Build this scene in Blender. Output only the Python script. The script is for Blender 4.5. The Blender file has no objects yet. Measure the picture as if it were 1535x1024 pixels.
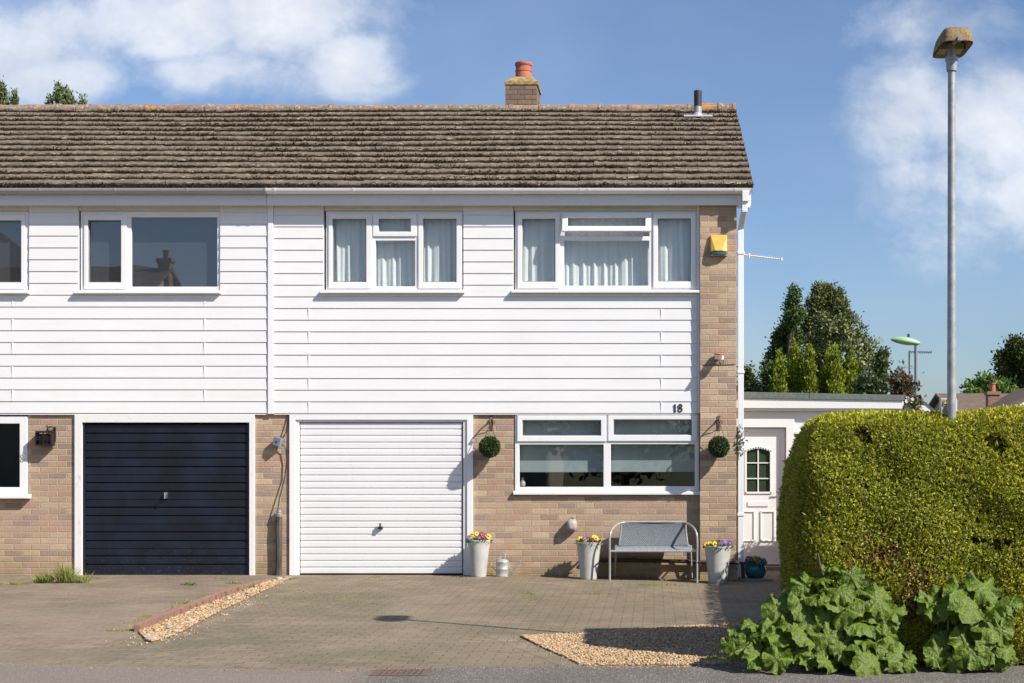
import bpy, bmesh, math, random
import numpy as np
from mathutils import Vector, Matrix
SKYTINT = (.66,.765,.93)
R = math.radians; PI = math.pi
random.seed(7); rng = np.random.default_rng(11)
sc = bpy.context.scene; COL = sc.collection
# ---- measured camera: 2142 px focal length on a 1535 px wide picture, 18 m in front of the facade (plane y = 0)
F, CX, CY, D, H = 2142.0, 980.0, 680.0, 18.0, 1.53
def X(px, y=0.0): return (px-CX)*(D+y)/F
def Z(py, y=0.0): return H+(CY-py)*(D+y)/F
def P(px, py, y=0.0): return Vector((X(px, y), y, Z(py, y)))
def G(px, py):                      # point on the flat ground seen at a pixel
    d = F*H/(py-CY); return ((px-CX)*d/F, d-D)
def gz(x, y):                       # height of the paving
    f = min(1, max(0, (y+6.0)/4.5))
    return -min(0.06, max(0.0, 0.023*(x+1.8)))*f
# ---------------------------------------------------------------- materials
def N(nt, t, **kw):
    n = nt.nodes.new(t)
    for k, v in kw.items():
        if k in ('operation','blend_type','data_type','noise_dimensions','feature','distance','mode','interpolation_type','use_clamp','vector_type'): setattr(n, k, v)
    return n
def newmat(name):
    m = bpy.data.materials.new(name); m.use_nodes = True
    nt = m.node_tree; b = nt.nodes['Principled BSDF']; return m, nt, b
def L(nt, a, b): nt.links.new(a, b)
def val(nt, sock, v):
    if hasattr(v, 'is_linked') or hasattr(v, 'links'): nt.links.new(v, sock)
    else: sock.default_value = v
def math_(nt, op, a, b=None, c=None, clamp=False):
    n = nt.nodes.new('ShaderNodeMath'); n.operation = op; n.use_clamp = clamp
    val(nt, n.inputs[0], a)
    if b is not None: val(nt, n.inputs[1], b)
    if c is not None: val(nt, n.inputs[2], c)
    return n.outputs[0]
def mix_(nt, fac, a, b, bt='MIX'):
    n = nt.nodes.new('ShaderNodeMix'); n.data_type = 'RGBA'; n.blend_type = bt
    val(nt, n.inputs[0], fac)
    for s, v in ((n.inputs[6], a), (n.inputs[7], b)):
        if isinstance(v, tuple): s.default_value = (*v[:3], 1)
        else: nt.links.new(v, s)
    return n.outputs[2]
def noise_(nt, scale, detail=3, rough=.55, vec=None, dist=0.0):
    n = nt.nodes.new('ShaderNodeTexNoise'); n.inputs['Scale'].default_value = scale
    n.inputs['Detail'].default_value = detail; n.inputs['Roughness'].default_value = rough; n.inputs['Distortion'].default_value = dist
    if vec is not None: nt.links.new(vec, n.inputs['Vector'])
    return n.outputs['Fac']
def ramp_(nt, fac, stops, interp='LINEAR'):
    n = nt.nodes.new('ShaderNodeValToRGB'); cr = n.color_ramp; cr.interpolation = interp
    while len(cr.elements) > 1: cr.elements.remove(cr.elements[0])
    for i, (p, c) in enumerate(stops):
        e = cr.elements[0] if i == 0 else cr.elements.new(p)
        e.position = p; e.color = (*c[:3], 1) if isinstance(c, tuple) else (c, c, c, 1)
    nt.links.new(fac, n.inputs[0]); return n.outputs[0]
def pos_(nt): return nt.nodes.new('ShaderNodeNewGeometry').outputs['Position']
def scale_(nt, v, s):
    n = nt.nodes.new('ShaderNodeVectorMath'); n.operation = 'MULTIPLY'; nt.links.new(v, n.inputs[0]); n.inputs[1].default_value = s; return n.outputs[0]
def bump_(nt, b, h, strength=.5, dist=.01):
    n = nt.nodes.new('ShaderNodeBump'); n.inputs['Strength'].default_value = strength; n.inputs['Distance'].default_value = dist
    nt.links.new(h, n.inputs['Height']); nt.links.new(n.outputs[0], b.inputs['Normal'])
def pm(name, c1, c2=None, scale=6, rough=.5, bump=0, bscale=None, metal=0, bdist=.004, stops=(.35, .65), vec=(1,1,1)):
    m, nt, b = newmat(name)
    b.inputs['Roughness'].default_value = rough; b.inputs['Metallic'].default_value = metal
    tc = nt.nodes.new('ShaderNodeNewGeometry').outputs['Position']; v = scale_(nt, tc, vec)
    c2 = c2 or tuple(c*.86 for c in c1)
    f = noise_(nt, scale, 5, .6, v)
    L(nt, ramp_(nt, f, [(stops[0], c2), (stops[1], c1)]), b.inputs['Base Color'])
    if bump:
        bump_(nt, b, noise_(nt, bscale or scale*8, 4, .6, v), bump, bdist)
    return m
def brickmat(name, palette, mortar, bw=.225, bh=.075, mw=.0055, ground=False, rot=0, ox=0, oz=0, moss=None, bumpd=.006, rough=.9, wob=.0015):
    m, nt, b = newmat(name); b.inputs['Roughness'].default_value = rough
    p = pos_(nt); sx = nt.nodes.new('ShaderNodeSeparateXYZ'); L(nt, p, sx.inputs[0])
    if ground:
        u, v = sx.outputs[0], sx.outputs[1]
    else:
        u, v = math_(nt, 'ADD', sx.outputs[0], sx.outputs[1]), sx.outputs[2]
    nz = noise_(nt, 14, 3, .6, p); w = math_(nt, 'MULTIPLY', math_(nt, 'SUBTRACT', nz, .5), wob*8)
    u = math_(nt, 'ADD', u, 50+ox); v = math_(nt, 'ADD', v, 50+oz)
    u = math_(nt, 'ADD', u, w); v = math_(nt, 'ADD', v, w)
    row = math_(nt, 'FLOOR', math_(nt, 'DIVIDE', v, bh))
    off = math_(nt, 'MULTIPLY', math_(nt, 'MODULO', row, 2.0), .5)
    uu = math_(nt, 'ADD', math_(nt, 'DIVIDE', u, bw), off)
    col = math_(nt, 'FLOOR', uu)
    fu = math_(nt, 'MULTIPLY', math_(nt, 'FRACT', uu), bw); fv = math_(nt, 'MULTIPLY', math_(nt, 'FRACT', math_(nt, 'DIVIDE', v, bh)), bh)
    eu = math_(nt, 'MINIMUM', fu, math_(nt, 'SUBTRACT', bw, fu)); ev = math_(nt, 'MINIMUM', fv, math_(nt, 'SUBTRACT', bh, fv))
    e = math_(nt, 'MINIMUM', eu, ev)
    mask = nt.nodes.new('ShaderNodeMapRange'); mask.interpolation_type = 'SMOOTHSTEP'
    L(nt, e, mask.inputs[0]); mask.inputs[1].default_value = mw*.55; mask.inputs[2].default_value = mw*1.35
    cv = nt.nodes.new('ShaderNodeCombineXYZ'); L(nt, col, cv.inputs[0]); L(nt, row, cv.inputs[1])
    wn = nt.nodes.new('ShaderNodeTexWhiteNoise'); wn.noise_dimensions = '2D'; L(nt, cv.outputs[0], wn.inputs['Vector'])
    c = ramp_(nt, wn.outputs['Value'], [(i/len(palette), q) for i, q in enumerate(palette)], 'CONSTANT')
    sp = nt.nodes.new('ShaderNodeSeparateColor'); L(nt, wn.outputs['Color'], sp.inputs[0])
    c = mix_(nt, math_(nt, 'MULTIPLY', sp.outputs[1], .15), c, tuple(sum(q[i] for q in palette)/len(palette)*.8 for i in range(3)))
    n2 = noise_(nt, 38, 5, .65, p)
    c = mix_(nt, .75, c, ramp_(nt, n2, [(.3, .72), (.7, 1.12)]), 'MULTIPLY')
    n3 = noise_(nt, 1.3, 4, .6, p)
    c = mix_(nt, .8, c, ramp_(nt, n3, [(.32, .80), (.7, 1.1)]), 'MULTIPLY')
    mc = mix_(nt, noise_(nt, 25, 3, .6, p), mortar, tuple(q*.7 for q in mortar))
    c = mix_(nt, mask.outputs[0], mc, c)
    if moss:
        for (mcol, sc_, lo, hi, amt) in moss:
            nm = noise_(nt, sc_, 6, .62, p, .3)
            c = mix_(nt, math_(nt, 'MULTIPLY', ramp_(nt, nm, [(lo, 0.0), (hi, 1.0)]), amt), c, mcol)
    if not ground:                            # algae and damp staining low on the wall
        low = math_(nt, 'SUBTRACT', 1.0, math_(nt, 'DIVIDE', sx.outputs[2], .42), clamp=True)
        st = math_(nt, 'MULTIPLY', low, ramp_(nt, noise_(nt, 4.5, 5, .65, p), [(.35, 0.0), (.62, 1.0)]))
        c = mix_(nt, math_(nt, 'MULTIPLY', st, .75), c, (.26,.20,.075))
    L(nt, c, b.inputs['Base Color'])
    h = math_(nt, 'ADD', math_(nt, 'MULTIPLY', mask.outputs[0], 1.0), math_(nt, 'MULTIPLY', n2, .45))
    h = math_(nt, 'ADD', h, math_(nt, 'MULTIPLY', sp.outputs[2], .35))
    bump_(nt, b, h, .8, bumpd)
    return m
def islandmat(name, cols, rough=.55, trans=.0, spec=.4, big=None, bump=0, tcol=None):
    """foliage / pebbles: a colour per loose piece"""
    m, nt, b = newmat(name); b.inputs['Roughness'].default_value = rough; b.inputs['Specular IOR Level'].default_value = spec
    g = nt.nodes.new('ShaderNodeNewGeometry')
    c = ramp_(nt, g.outputs['Random Per Island'], [(i/max(1, len(cols)-1), q) for i, q in enumerate(cols)])
    if big: c = mix_(nt, .8, c, ramp_(nt, noise_(nt, big, 4, .6, g.outputs['Position']), [(.3, .65), (.7, 1.25)]), 'MULTIPLY')
    L(nt, c, b.inputs['Base Color'])
    if bump: bump_(nt, b, noise_(nt, 120, 3, .6, g.outputs['Position']), bump, .003)
    if trans:
        t = nt.nodes.new('ShaderNodeBsdfTranslucent'); L(nt, mix_(nt, .5, c, tcol or (.25,.35,.04), 'MIX'), t.inputs[0])
        mx = nt.nodes.new('ShaderNodeMixShader'); mx.inputs[0].default_value = trans
        out = nt.nodes['Material Output']; L(nt, b.outputs[0], mx.inputs[1]); L(nt, t.outputs[0], mx.inputs[2]); L(nt, mx.outputs[0], out.inputs[0])
    return m
def glassmat(name, refl=.12, tint=(.8,.85,.85), rough=0.0):
    m, nt, b = newmat(name); nt.nodes.remove(b)
    t = nt.nodes.new('ShaderNodeBsdfTransparent'); t.inputs[0].default_value = (*tint, 1)
    g = nt.nodes.new('ShaderNodeBsdfGlossy'); g.inputs['Roughness'].default_value = rough
    fr = nt.nodes.new('ShaderNodeFresnel'); fr.inputs[0].default_value = 1.45
    bp = nt.nodes.new('ShaderNodeBump'); bp.inputs['Strength'].default_value = .05; bp.inputs['Distance'].default_value = .02
    L(nt, noise_(nt, 1.5, 1, .5, pos_(nt)), bp.inputs['Height']); L(nt, bp.outputs[0], g.inputs['Normal'])
    f = math_(nt, 'ADD', fr.outputs[0], refl, clamp=True); f = math_(nt, 'MULTIPLY', f, math_(nt, 'SUBTRACT', 1.0, nt.nodes.new('ShaderNodeNewGeometry').outputs['Backfacing']))
    mx = nt.nodes.new('ShaderNodeMixShader'); L(nt, f, mx.inputs[0]); L(nt, t.outputs[0], mx.inputs[1]); L(nt, g.outputs[0], mx.inputs[2])
    L(nt, mx.outputs[0], nt.nodes['Material Output'].inputs[0]); return m
M = {}
bp_ = [tuple(max(.05, a+(v*k-a)*1.08) for v, k, a in zip(c, (1.08,1.05,1.08), (.46,.345,.24))) for c in [(.42,.30,.195),(.45,.335,.22),(.37,.27,.19),(.47,.36,.24),(.42,.29,.20),(.34,.255,.195),(.44,.33,.21),(.40,.295,.21),(.48,.37,.235),(.43,.31,.215),(.34,.245,.175),(.46,.345,.235),(.43,.28,.195),(.32,.245,.195),(.50,.39,.25)]]
M['brick'] = brickmat('buff_brick', bp_, (.50,.40,.28), ox=.03, oz=.012, bumpd=.004)
M['chimney_brick'] = brickmat('chimney_brick', [(.23,.145,.10),(.19,.13,.095),(.17,.125,.10),(.25,.165,.11)], (.11,.08,.06), ox=.05)
M['far_brick'] = brickmat('red_brick', [(.33,.17,.11),(.30,.16,.11),(.37,.20,.13)], (.35,.28,.22))
mossy = [((.10,.08,.05), 6.5, .52, .68, .5), ((.30,.24,.155), 2.6, .55, .72, .55), ((.10,.095,.045), .9, .46, .68, .5), ((.27,.22,.15), .55, .48, .66, .5), ((.07,.06,.045), 26, .58, .70, .5), ((.13,.15,.05), 3.2, .62, .74, .45), ((.10,.09,.08), 1.7, .6, .75, .35)]
M['drive'] = brickmat('block_paving', [(0.232,0.180,0.119),(0.211,0.164,0.112),(0.245,0.193,0.127),(0.224,0.176,0.119),(0.202,0.160,0.108),(0.237,0.184,0.119)], (.095,.078,.045), bw=.2, bh=.1, mw=.004, ground=True, moss=mossy, bumpd=.006, wob=.002)
M['drive2'] = brickmat('pink_block_paving', [(0.246,0.183,0.131),(0.225,0.164,0.120),(0.255,0.191,0.139),(0.234,0.172,0.128),(0.264,0.195,0.139)], (.16,.135,.10), bw=.2, bh=.1, mw=.004, ground=True, moss=mossy, bumpd=.005, ox=.07, wob=.002)
M['kerb'] = pm('concrete_kerb', (.27,.245,.20), (.16,.15,.12), 9, .95, .5)
def roofmat():
    m, nt, b = newmat('mossy_roof_tile'); b.inputs['Roughness'].default_value = .95
    g = nt.nodes.new('ShaderNodeNewGeometry'); p = g.outputs['Position']
    c = ramp_(nt, g.outputs['Random Per Island'], [(0,(.125,.095,.066)),(.35,(.155,.118,.084)),(.7,(.18,.14,.10)),(1,(.14,.108,.078))])
    c = mix_(nt, .9, c, ramp_(nt, noise_(nt, 22, 6, .7, p), [(.3,.6),(.7,1.25)]), 'MULTIPLY')
    st = noise_(nt, 8, 6, .7, scale_(nt, p, (1.0, 3.5, 6.0)))
    fine = noise_(nt, 70, 3, .6, p)
    lm = math_(nt, 'MULTIPLY', ramp_(nt, st, [(.575, 0.0), (.60, 1.0)]), ramp_(nt, fine, [(.4, .3), (.55, 1.0)]))
    c = mix_(nt, math_(nt, 'MULTIPLY', lm, .9), c, (.58,.51,.40))
    mo = ramp_(nt, noise_(nt, 13, 6, .7, scale_(nt, p, (1, 1.6, 1.6))), [(.60, 0.0), (.68, 1.0)])
    c = mix_(nt, math_(nt, 'MULTIPLY', mo, .8), c, (.055,.04,.022))
    yo = ramp_(nt, noise_(nt, 8, 6, .7, scale_(nt, p, (1.3, 1, 1))), [(.73, 0.0), (.76, 1.0)])
    c = mix_(nt, yo, c, (.30,.19,.06))
    L(nt, c, b.inputs['Base Color'])
    bump_(nt, b, math_(nt, 'ADD', noise_(nt, 60, 5, .7, p), math_(nt, 'MULTIPLY', mo, .8)), .8, .012)
    return m
M['roof'] = roofmat()
def ridgemat():
    m, nt, b = newmat('lichened_ridge_tile'); b.inputs['Roughness'].default_value = .95
    g = nt.nodes.new('ShaderNodeNewGeometry'); p = g.outputs['Position']
    c = ramp_(nt, g.outputs['Random Per Island'], [(0,(.24,.14,.10)),(.5,(.22,.16,.13)),(1,(.27,.16,.11))])
    c = mix_(nt, ramp_(nt, noise_(nt, 16, 6, .7, p), [(.5, 0.0), (.62, 1.0)]), c, (.38,.33,.27))
    c = mix_(nt, ramp_(nt, noise_(nt, 3.1, 5, .7, p), [(.55, 0.0), (.61, 1.0)]), c, (.48,.22,.04))
    c = mix_(nt, ramp_(nt, noise_(nt, 30, 4, .7, p), [(.58, 0.0), (.66, 1.0)]), c, (.07,.06,.045))
    L(nt, c, b.inputs['Base Color']); bump_(nt, b, noise_(nt, 60, 5, .7, p), .8, .01); return m
M['ridge'] = ridgemat()
M['lichen'] = pm('orange_lichened_mortar', (.42,.28,.07), (.20,.16,.11), 14, .95, .8, stops=(.42,.58))
M['pot_terracotta'] = pm('terracotta', (.46,.15,.08), (.36,.12,.07), 9, .8, .3)
def dirtywhite(name, col, dirt, amt, lo=.55, hi=.75, rough=.35, streak=(6,6,1)):
    m, nt, b = newmat(name); p = pos_(nt)
    c = mix_(nt, math_(nt, 'MULTIPLY', ramp_(nt, noise_(nt, 3, 6, .65, scale_(nt, p, streak)), [(lo, 0.0), (hi, 1.0)]), amt), col, dirt)
    c = mix_(nt, .5, c, ramp_(nt, noise_(nt, .8, 3, .6, p), [(.3, .94), (.7, 1.03)]), 'MULTIPLY')
    L(nt, c, b.inputs['Base Color']); b.inputs['Roughness'].default_value = rough
    bump_(nt, b, noise_(nt, 5, 3, .5, scale_(nt, p, (.4, 1, 3))), .06, .01); return m
M['clad'] = dirtywhite('white_cladding', (.765,.765,.77), (.66,.64,.59), .35, rough=.4, streak=(.5,1,3), lo=.5)
M['upvc'] = dirtywhite('white_upvc', (.80,.80,.81), (.6,.57,.5), .25, rough=.3)
M['fascia'] = dirtywhite('weathered_white_fascia', (.70,.70,.71), (.5,.47,.42), .22, streak=(5,5,2), rough=.5)
M['soffit'] = dirtywhite('cream_head_board', (.70,.66,.58), (.42,.34,.22), .45, streak=(2,9,6), rough=.6)
M['gutter_grey'] = dirtywhite('grey_gutter', (.36,.37,.38), (.22,.22,.22), .5)
M['garage_white'] = dirtywhite('white_garage_door', (.81,.81,.82), (.6,.58,.55), .2)
M['peeling'] = pm('peeling_white_paint', (.76,.75,.73), (.45,.43,.40), 9, .7, .4, stops=(.27,.38), vec=(1.6,1,.6))
M['stain'] = pm('brown_grime', (.30,.22,.13), (.18,.13,.08), 20, .9)
def blackdoor():
    m, nt, b = newmat('navy_black_paint'); p = pos_(nt)
    c = mix_(nt, ramp_(nt, noise_(nt, 2.2, 5, .6, p), [(.4, 0.0), (.7, 1.0)]), (.006,.008,.015), (.010,.016,.034))
    sp = nt.nodes.new('ShaderNodeSeparateXYZ'); L(nt, p, sp.inputs[0])
    low = math_(nt, 'SUBTRACT', 1.0, math_(nt, 'DIVIDE', sp.outputs[2], .5), clamp=True)
    ch = math_(nt, 'MULTIPLY', ramp_(nt, noise_(nt, 60, 5, .75, p), [(.60, 0.0), (.66, 1.0)]), math_(nt, 'ADD', math_(nt, 'MULTIPLY', low, .55), .03))
    c = mix_(nt, ch, c, (.35,.34,.33))
    L(nt, c, b.inputs['Base Color'])
    L(nt, ramp_(nt, noise_(nt, 4, 5, .6, p), [(.3, .28), (.7, .5)]), b.inputs['Roughness'])
    bump_(nt, b, noise_(nt, 3, 4, .6, scale_(nt, p, (.5,1,2))), .25, .01); return m
M['navy'] = blackdoor()
M['glass_sky'] = glassmat('window_glass', .16, (.62,.64,.66))
M['glass'] = glassmat('clear_window_glass', .08, (.95,.97,.965))
M['blind_grey'] = pm('grey_blind', (.34,.34,.36), (.31,.31,.33), 2, .8)
M['blind_green'] = pm('sage_roller_blind', (.33,.38,.39), (.30,.35,.36), 3, .8, .1)
def curtainmat(name, s):
    m, nt, b = newmat(name); p = pos_(nt); sx = nt.nodes.new('ShaderNodeSeparateXYZ'); L(nt, p, sx.inputs[0])
    a = math_(nt, 'LESS_THAN', math_(nt, 'FRACT', math_(nt, 'DIVIDE', math_(nt,'ADD',sx.outputs[0],20.0), s)), .07)
    c = math_(nt, 'LESS_THAN', math_(nt, 'FRACT', math_(nt, 'DIVIDE', sx.outputs[2], s)), .07)
    k = math_(nt, 'MAXIMUM', a, c)
    col = mix_(nt, math_(nt,'MULTIPLY',k,.7), (.90,.92,.93), (.97,.98,.98)); L(nt, col, b.inputs['Base Color']); b.inputs['Roughness'].default_value = .9
    t = nt.nodes.new('ShaderNodeBsdfTranslucent'); L(nt, col, t.inputs[0])
    mx = nt.nodes.new('ShaderNodeMixShader'); mx.inputs[0].default_value = .25
    L(nt, b.outputs[0], mx.inputs[1]); L(nt, t.outputs[0], mx.inputs[2]); L(nt, mx.outputs[0], nt.nodes['Material Output'].inputs[0]); return m
M['curtain'] = curtainmat('checked_net_curtain', .085)
M['curtain2'] = curtainmat('banded_net_curtain', .19)
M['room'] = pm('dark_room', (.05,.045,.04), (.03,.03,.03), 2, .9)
M['iron'] = pm('black_iron', (.010,.010,.011), (.016,.013,.012), 30, .55)
M['rust'] = pm('rusty_iron', (.17,.095,.06), (.10,.075,.06), 40, .85, .4)
M['chrome'] = pm('worn_chrome', (.7,.7,.68), (.5,.5,.48), 30, .25, metal=1)
M['galv'] = pm('galvanised_steel', (.40,.41,.42), (.27,.28,.29), 14, .55, .15, metal=.35)
M['galv_can'] = pm('galvanised_can', (.50,.50,.48), (.34,.34,.32), 22, .5, .15, metal=.3)
M['pot_grey'] = pm('pale_grey_glaze', (.47,.47,.455), (.36,.36,.34), 7, .5, .15, stops=(.3,.55))
M['teal'] = pm('teal_glaze', (.012,.16,.18), (.01,.10,.12), 9, .18)
M['yellow'] = pm('faded_yellow_plastic', (.72,.47,.09), (.60,.38,.07), 12, .45)
M['bluestrip'] = pm('teal_blue_plastic', (.03,.11,.13), None, 9, .3)
M['fitting'] = pm('aged_grey_plastic', (.38,.36,.33), (.30,.28,.26), 20, .6)
M['greyplastic'] = pm('grey_plastic', (.30,.30,.29), (.22,.22,.21), 20, .6)
M['wood_dark'] = pm('weathered_dark_wood', (.12,.10,.085), (.045,.038,.032), 16, .9, .6, vec=(2,2,.25))
M['pipe_black'] = pm('black_plastic_pipe', (.02,.02,.02), (.035,.03,.028), 12, .5)
M['rattan'] = pm('grey_rattan', (.25,.275,.30), (.15,.17,.19), 60, .5, .3)
M['tube'] = pm('silver_grey_tube', (.45,.45,.44), (.36,.36,.35), 14, .4, metal=.3)
M['lead'] = pm('lead_flashing', (.45,.47,.50), (.33,.34,.36), 10, .5, .2)
M['felt'] = pm('mineral_roof_felt', (.17,.19,.185), (.11,.13,.125), 40, .95, .4)
M['lamp_body'] = pm('lichened_lamp_hood', (.17,.10,.04), (.27,.21,.11), 60, .9, .5, stops=(.4,.6))
M['lamp_edge'] = pm('cream_lamp_hood', (.42,.38,.28), (.3,.25,.15), 20, .8)
M['lamp_in'] = pm('yellowed_lamp_bowl', (.36,.31,.15), (.20,.17,.09), 8, .5)
M['greenlamp'] = pm('pale_green_lamp', (.33,.50,.30), None, 5, .5)
M['bluegrey'] = pm('blue_grey_metal', (.20,.24,.28), None, 5, .5)
M['white_pl'] = pm('white_paint', (.8,.8,.8), (.7,.7,.69), 5, .4)
M['soil'] = pm('dry_soil', (.17,.12,.075), (.09,.065,.04), 14, 1, .9, bdist=.02)
M['asphalt'] = None
def asphalt():
    m, nt, b = newmat('asphalt'); p = pos_(nt); b.inputs['Roughness'].default_value = .92
    v = nt.nodes.new('ShaderNodeTexVoronoi'); v.inputs['Scale'].default_value = 110; L(nt, p, v.inputs['Vector'])
    sp = nt.nodes.new('ShaderNodeSeparateColor'); L(nt, v.outputs['Color'], sp.inputs[0])
    c = ramp_(nt, sp.outputs[0], [(0,(.10,.09,.08)),(.6,(.155,.138,.12)),(.86,(.21,.19,.165)),(.95,(.36,.32,.26))], 'CONSTANT')
    c = mix_(nt, .8, c, ramp_(nt, noise_(nt, 1.1, 5, .6, p), [(.3,.75),(.7,1.2)]), 'MULTIPLY')
    sx = nt.nodes.new('ShaderNodeSeparateXYZ'); L(nt, p, sx.inputs[0])
    f = ramp_(nt, math_(nt, 'ADD', sx.outputs[0], math_(nt,'MULTIPLY',noise_(nt,2,4,.6,p),.5)), [(0, 0.0), (1, 1.0)])
    # an older, browner strip of surfacing on the left of the drain
    ff = math_(nt, 'SUBTRACT', 1.0, math_(nt, 'ADD', math_(nt, 'MULTIPLY', sx.outputs[0], 4.0), math_(nt,'ADD', 8.0, noise_(nt,2.5,4,.6,p))), clamp=True)
    c = mix_(nt, math_(nt, 'MULTIPLY', ff, .55), c, (.25,.195,.16))
    L(nt, c, b.inputs['Base Color']); bump_(nt, b, v.outputs['Distance'], .7, .006); return m
M['asphalt'] = asphalt()
M['grass_ground'] = pm('rough_grass_ground', (.10,.13,.04), (.14,.12,.06), 2, 1)
M['gravel_base'] = pm('gravel_bed', (.42,.31,.19), (.24,.18,.12), 60, 1, .8)
M['pebble'] = islandmat('gravel_stones', [(0.414,0.261,0.122),(0.512,0.342,0.168),(0.324,0.171,0.083),(0.551,0.405,0.244),(0.266,0.207,0.146),(0.442,0.252,0.130),(0.589,0.477,0.328),(0.217,0.162,0.108)], .8, spec=.3)
M['edging'] = pm('red_edging_brick', (.28,.145,.105), (.19,.13,.10), 12, .9, .5)
M['hedge'] = islandmat('hedge_leaves', [(0.157,0.192,0.011),(0.303,0.345,0.021),(0.438,0.461,0.034),(0.229,0.281,0.017),(0.545,0.537,0.057),(0.364,0.384,0.034),(0.389,0.345,0.148),(0.268,0.217,0.080)], .6, .25, .3, big=2.2, tcol=(.35,.38,.02))
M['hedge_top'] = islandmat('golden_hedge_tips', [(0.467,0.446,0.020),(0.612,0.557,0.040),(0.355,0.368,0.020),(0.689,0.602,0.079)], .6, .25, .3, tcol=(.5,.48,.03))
M['hedge_dead'] = islandmat('brown_hedge_twigs', [(.16,.05,.03),(.12,.06,.035),(.20,.08,.05)], .8, 0, .2)
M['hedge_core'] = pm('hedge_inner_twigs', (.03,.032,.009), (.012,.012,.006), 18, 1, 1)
M['bigleaf'] = None
def bigleaf():
    m, nt, b = newmat('broad_leaf'); g = nt.nodes.new('ShaderNodeNewGeometry')
    c = ramp_(nt, g.outputs['Random Per Island'], [(0,(.050,.090,.008)),(.5,(.088,.145,.012)),(.85,(.145,.205,.018)),(.955,(.20,.26,.03)),(1,(.34,.30,.07))])
    c = mix_(nt, .6, c, ramp_(nt, noise_(nt, 20, 4, .6, g.outputs['Position']), [(.3,.75),(.7,1.2)]), 'MULTIPLY')
    at = nt.nodes.new('ShaderNodeAttribute'); at.attribute_name = 'vein'
    c = mix_(nt, math_(nt, 'MULTIPLY', at.outputs['Fac'], .35), c, (.20,.28,.08))
    L(nt, c, b.inputs['Base Color']); b.inputs['Roughness'].default_value = .38; b.inputs['Specular IOR Level'].default_value = .36
    bump_(nt, b, noise_(nt, 38, 3, .6, g.outputs['Position']), .9, .02)
    t = nt.nodes.new('ShaderNodeBsdfTranslucent'); t.inputs[0].default_value = (.18,.34,.05,1)
    mx = nt.nodes.new('ShaderNodeMixShader'); mx.inputs[0].default_value = .15
    L(nt, b.outputs[0], mx.inputs[1]); L(nt, t.outputs[0], mx.inputs[2]); L(nt, mx.outputs[0], nt.nodes['Material Output'].inputs[0]); return m
M['bigleaf'] = bigleaf()
M['stalk'] = pm('pale_green_stalk', (.22,.27,.08), (.15,.19,.06), 12, .6)
M['conifer'] = islandmat('dark_conifer', [(0.044,0.078,0.025),(0.087,0.133,0.040),(0.124,0.177,0.054),(0.069,0.099,0.036)], .8, .08, .2, big=.9)
M['conifer_brown'] = islandmat('bronzed_conifer', [(0.090,0.114,0.036),(0.144,0.156,0.046),(0.180,0.177,0.064),(0.072,0.104,0.036)], .8, .08, .2, big=1.1)
M['goldconifer'] = islandmat('golden_conifer', [(0.111,0.152,0.012),(0.187,0.228,0.020),(0.255,0.285,0.030),(0.076,0.114,0.014)], .8, .12, .2, big=1.6, tcol=(.3,.33,.03))
M['shrub'] = islandmat('variegated_shrub', [(0.068,0.101,0.033),(0.162,0.189,0.065),(0.270,0.270,0.117),(0.108,0.135,0.046)], .5, .1, .4, big=1.2)
M['shrub2'] = islandmat('glossy_shrub', [(.03,.06,.02),(.06,.10,.03),(.10,.14,.06)], .35, .1, .6, big=1.2)
M['redshrub'] = islandmat('reddish_shrub', [(.05,.055,.025),(.14,.05,.035),(.08,.08,.035),(.06,.07,.03)], .6, .1, .3)
M['oak'] = islandmat('far_dark_leaves', [(0.048,0.075,0.021),(0.096,0.120,0.035),(0.072,0.090,0.028)], .8, .1, .2, big=.6)
M['lime'] = islandmat('fresh_green_leaves', [(.08,.15,.03),(.12,.20,.04),(.16,.24,.06)], .7, .2, .3, big=.9)
M['pine'] = islandmat('pine_needles', [(0.084,0.130,0.052),(0.140,0.182,0.078),(0.210,0.234,0.117)], .8, .1, .2)
M['bark'] = pm('bark', (.14,.105,.075), (.07,.05,.04), 9, .95, .8)
M['box'] = islandmat('box_leaves', [(.022,.05,.014),(.05,.10,.028),(.09,.14,.05),(.035,.07,.02)], .45, .05, .5)
M['grass'] = islandmat('grass_blades', [(.12,.18,.03),(.20,.26,.05),(.30,.32,.08),(.42,.38,.18)], .7, .2, .2)
M['weed'] = islandmat('weed_leaves', [(.09,.16,.05),(.15,.22,.08)], .6, .15, .3)
for k, c in dict(yellow=(.80,.55,.02), purple=(.16,.05,.32), magenta=(.42,.04,.16), white=(.75,.70,.68), orange=(.75,.30,.03)).items():
    M['pet_'+k] = pm(k+'_petals', c, tuple(q*.75 for q in c), 40, .6)
M['dark_center'] = pm('dark_flower_centre', (.03,.01,.02), None, 9, .6)
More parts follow.
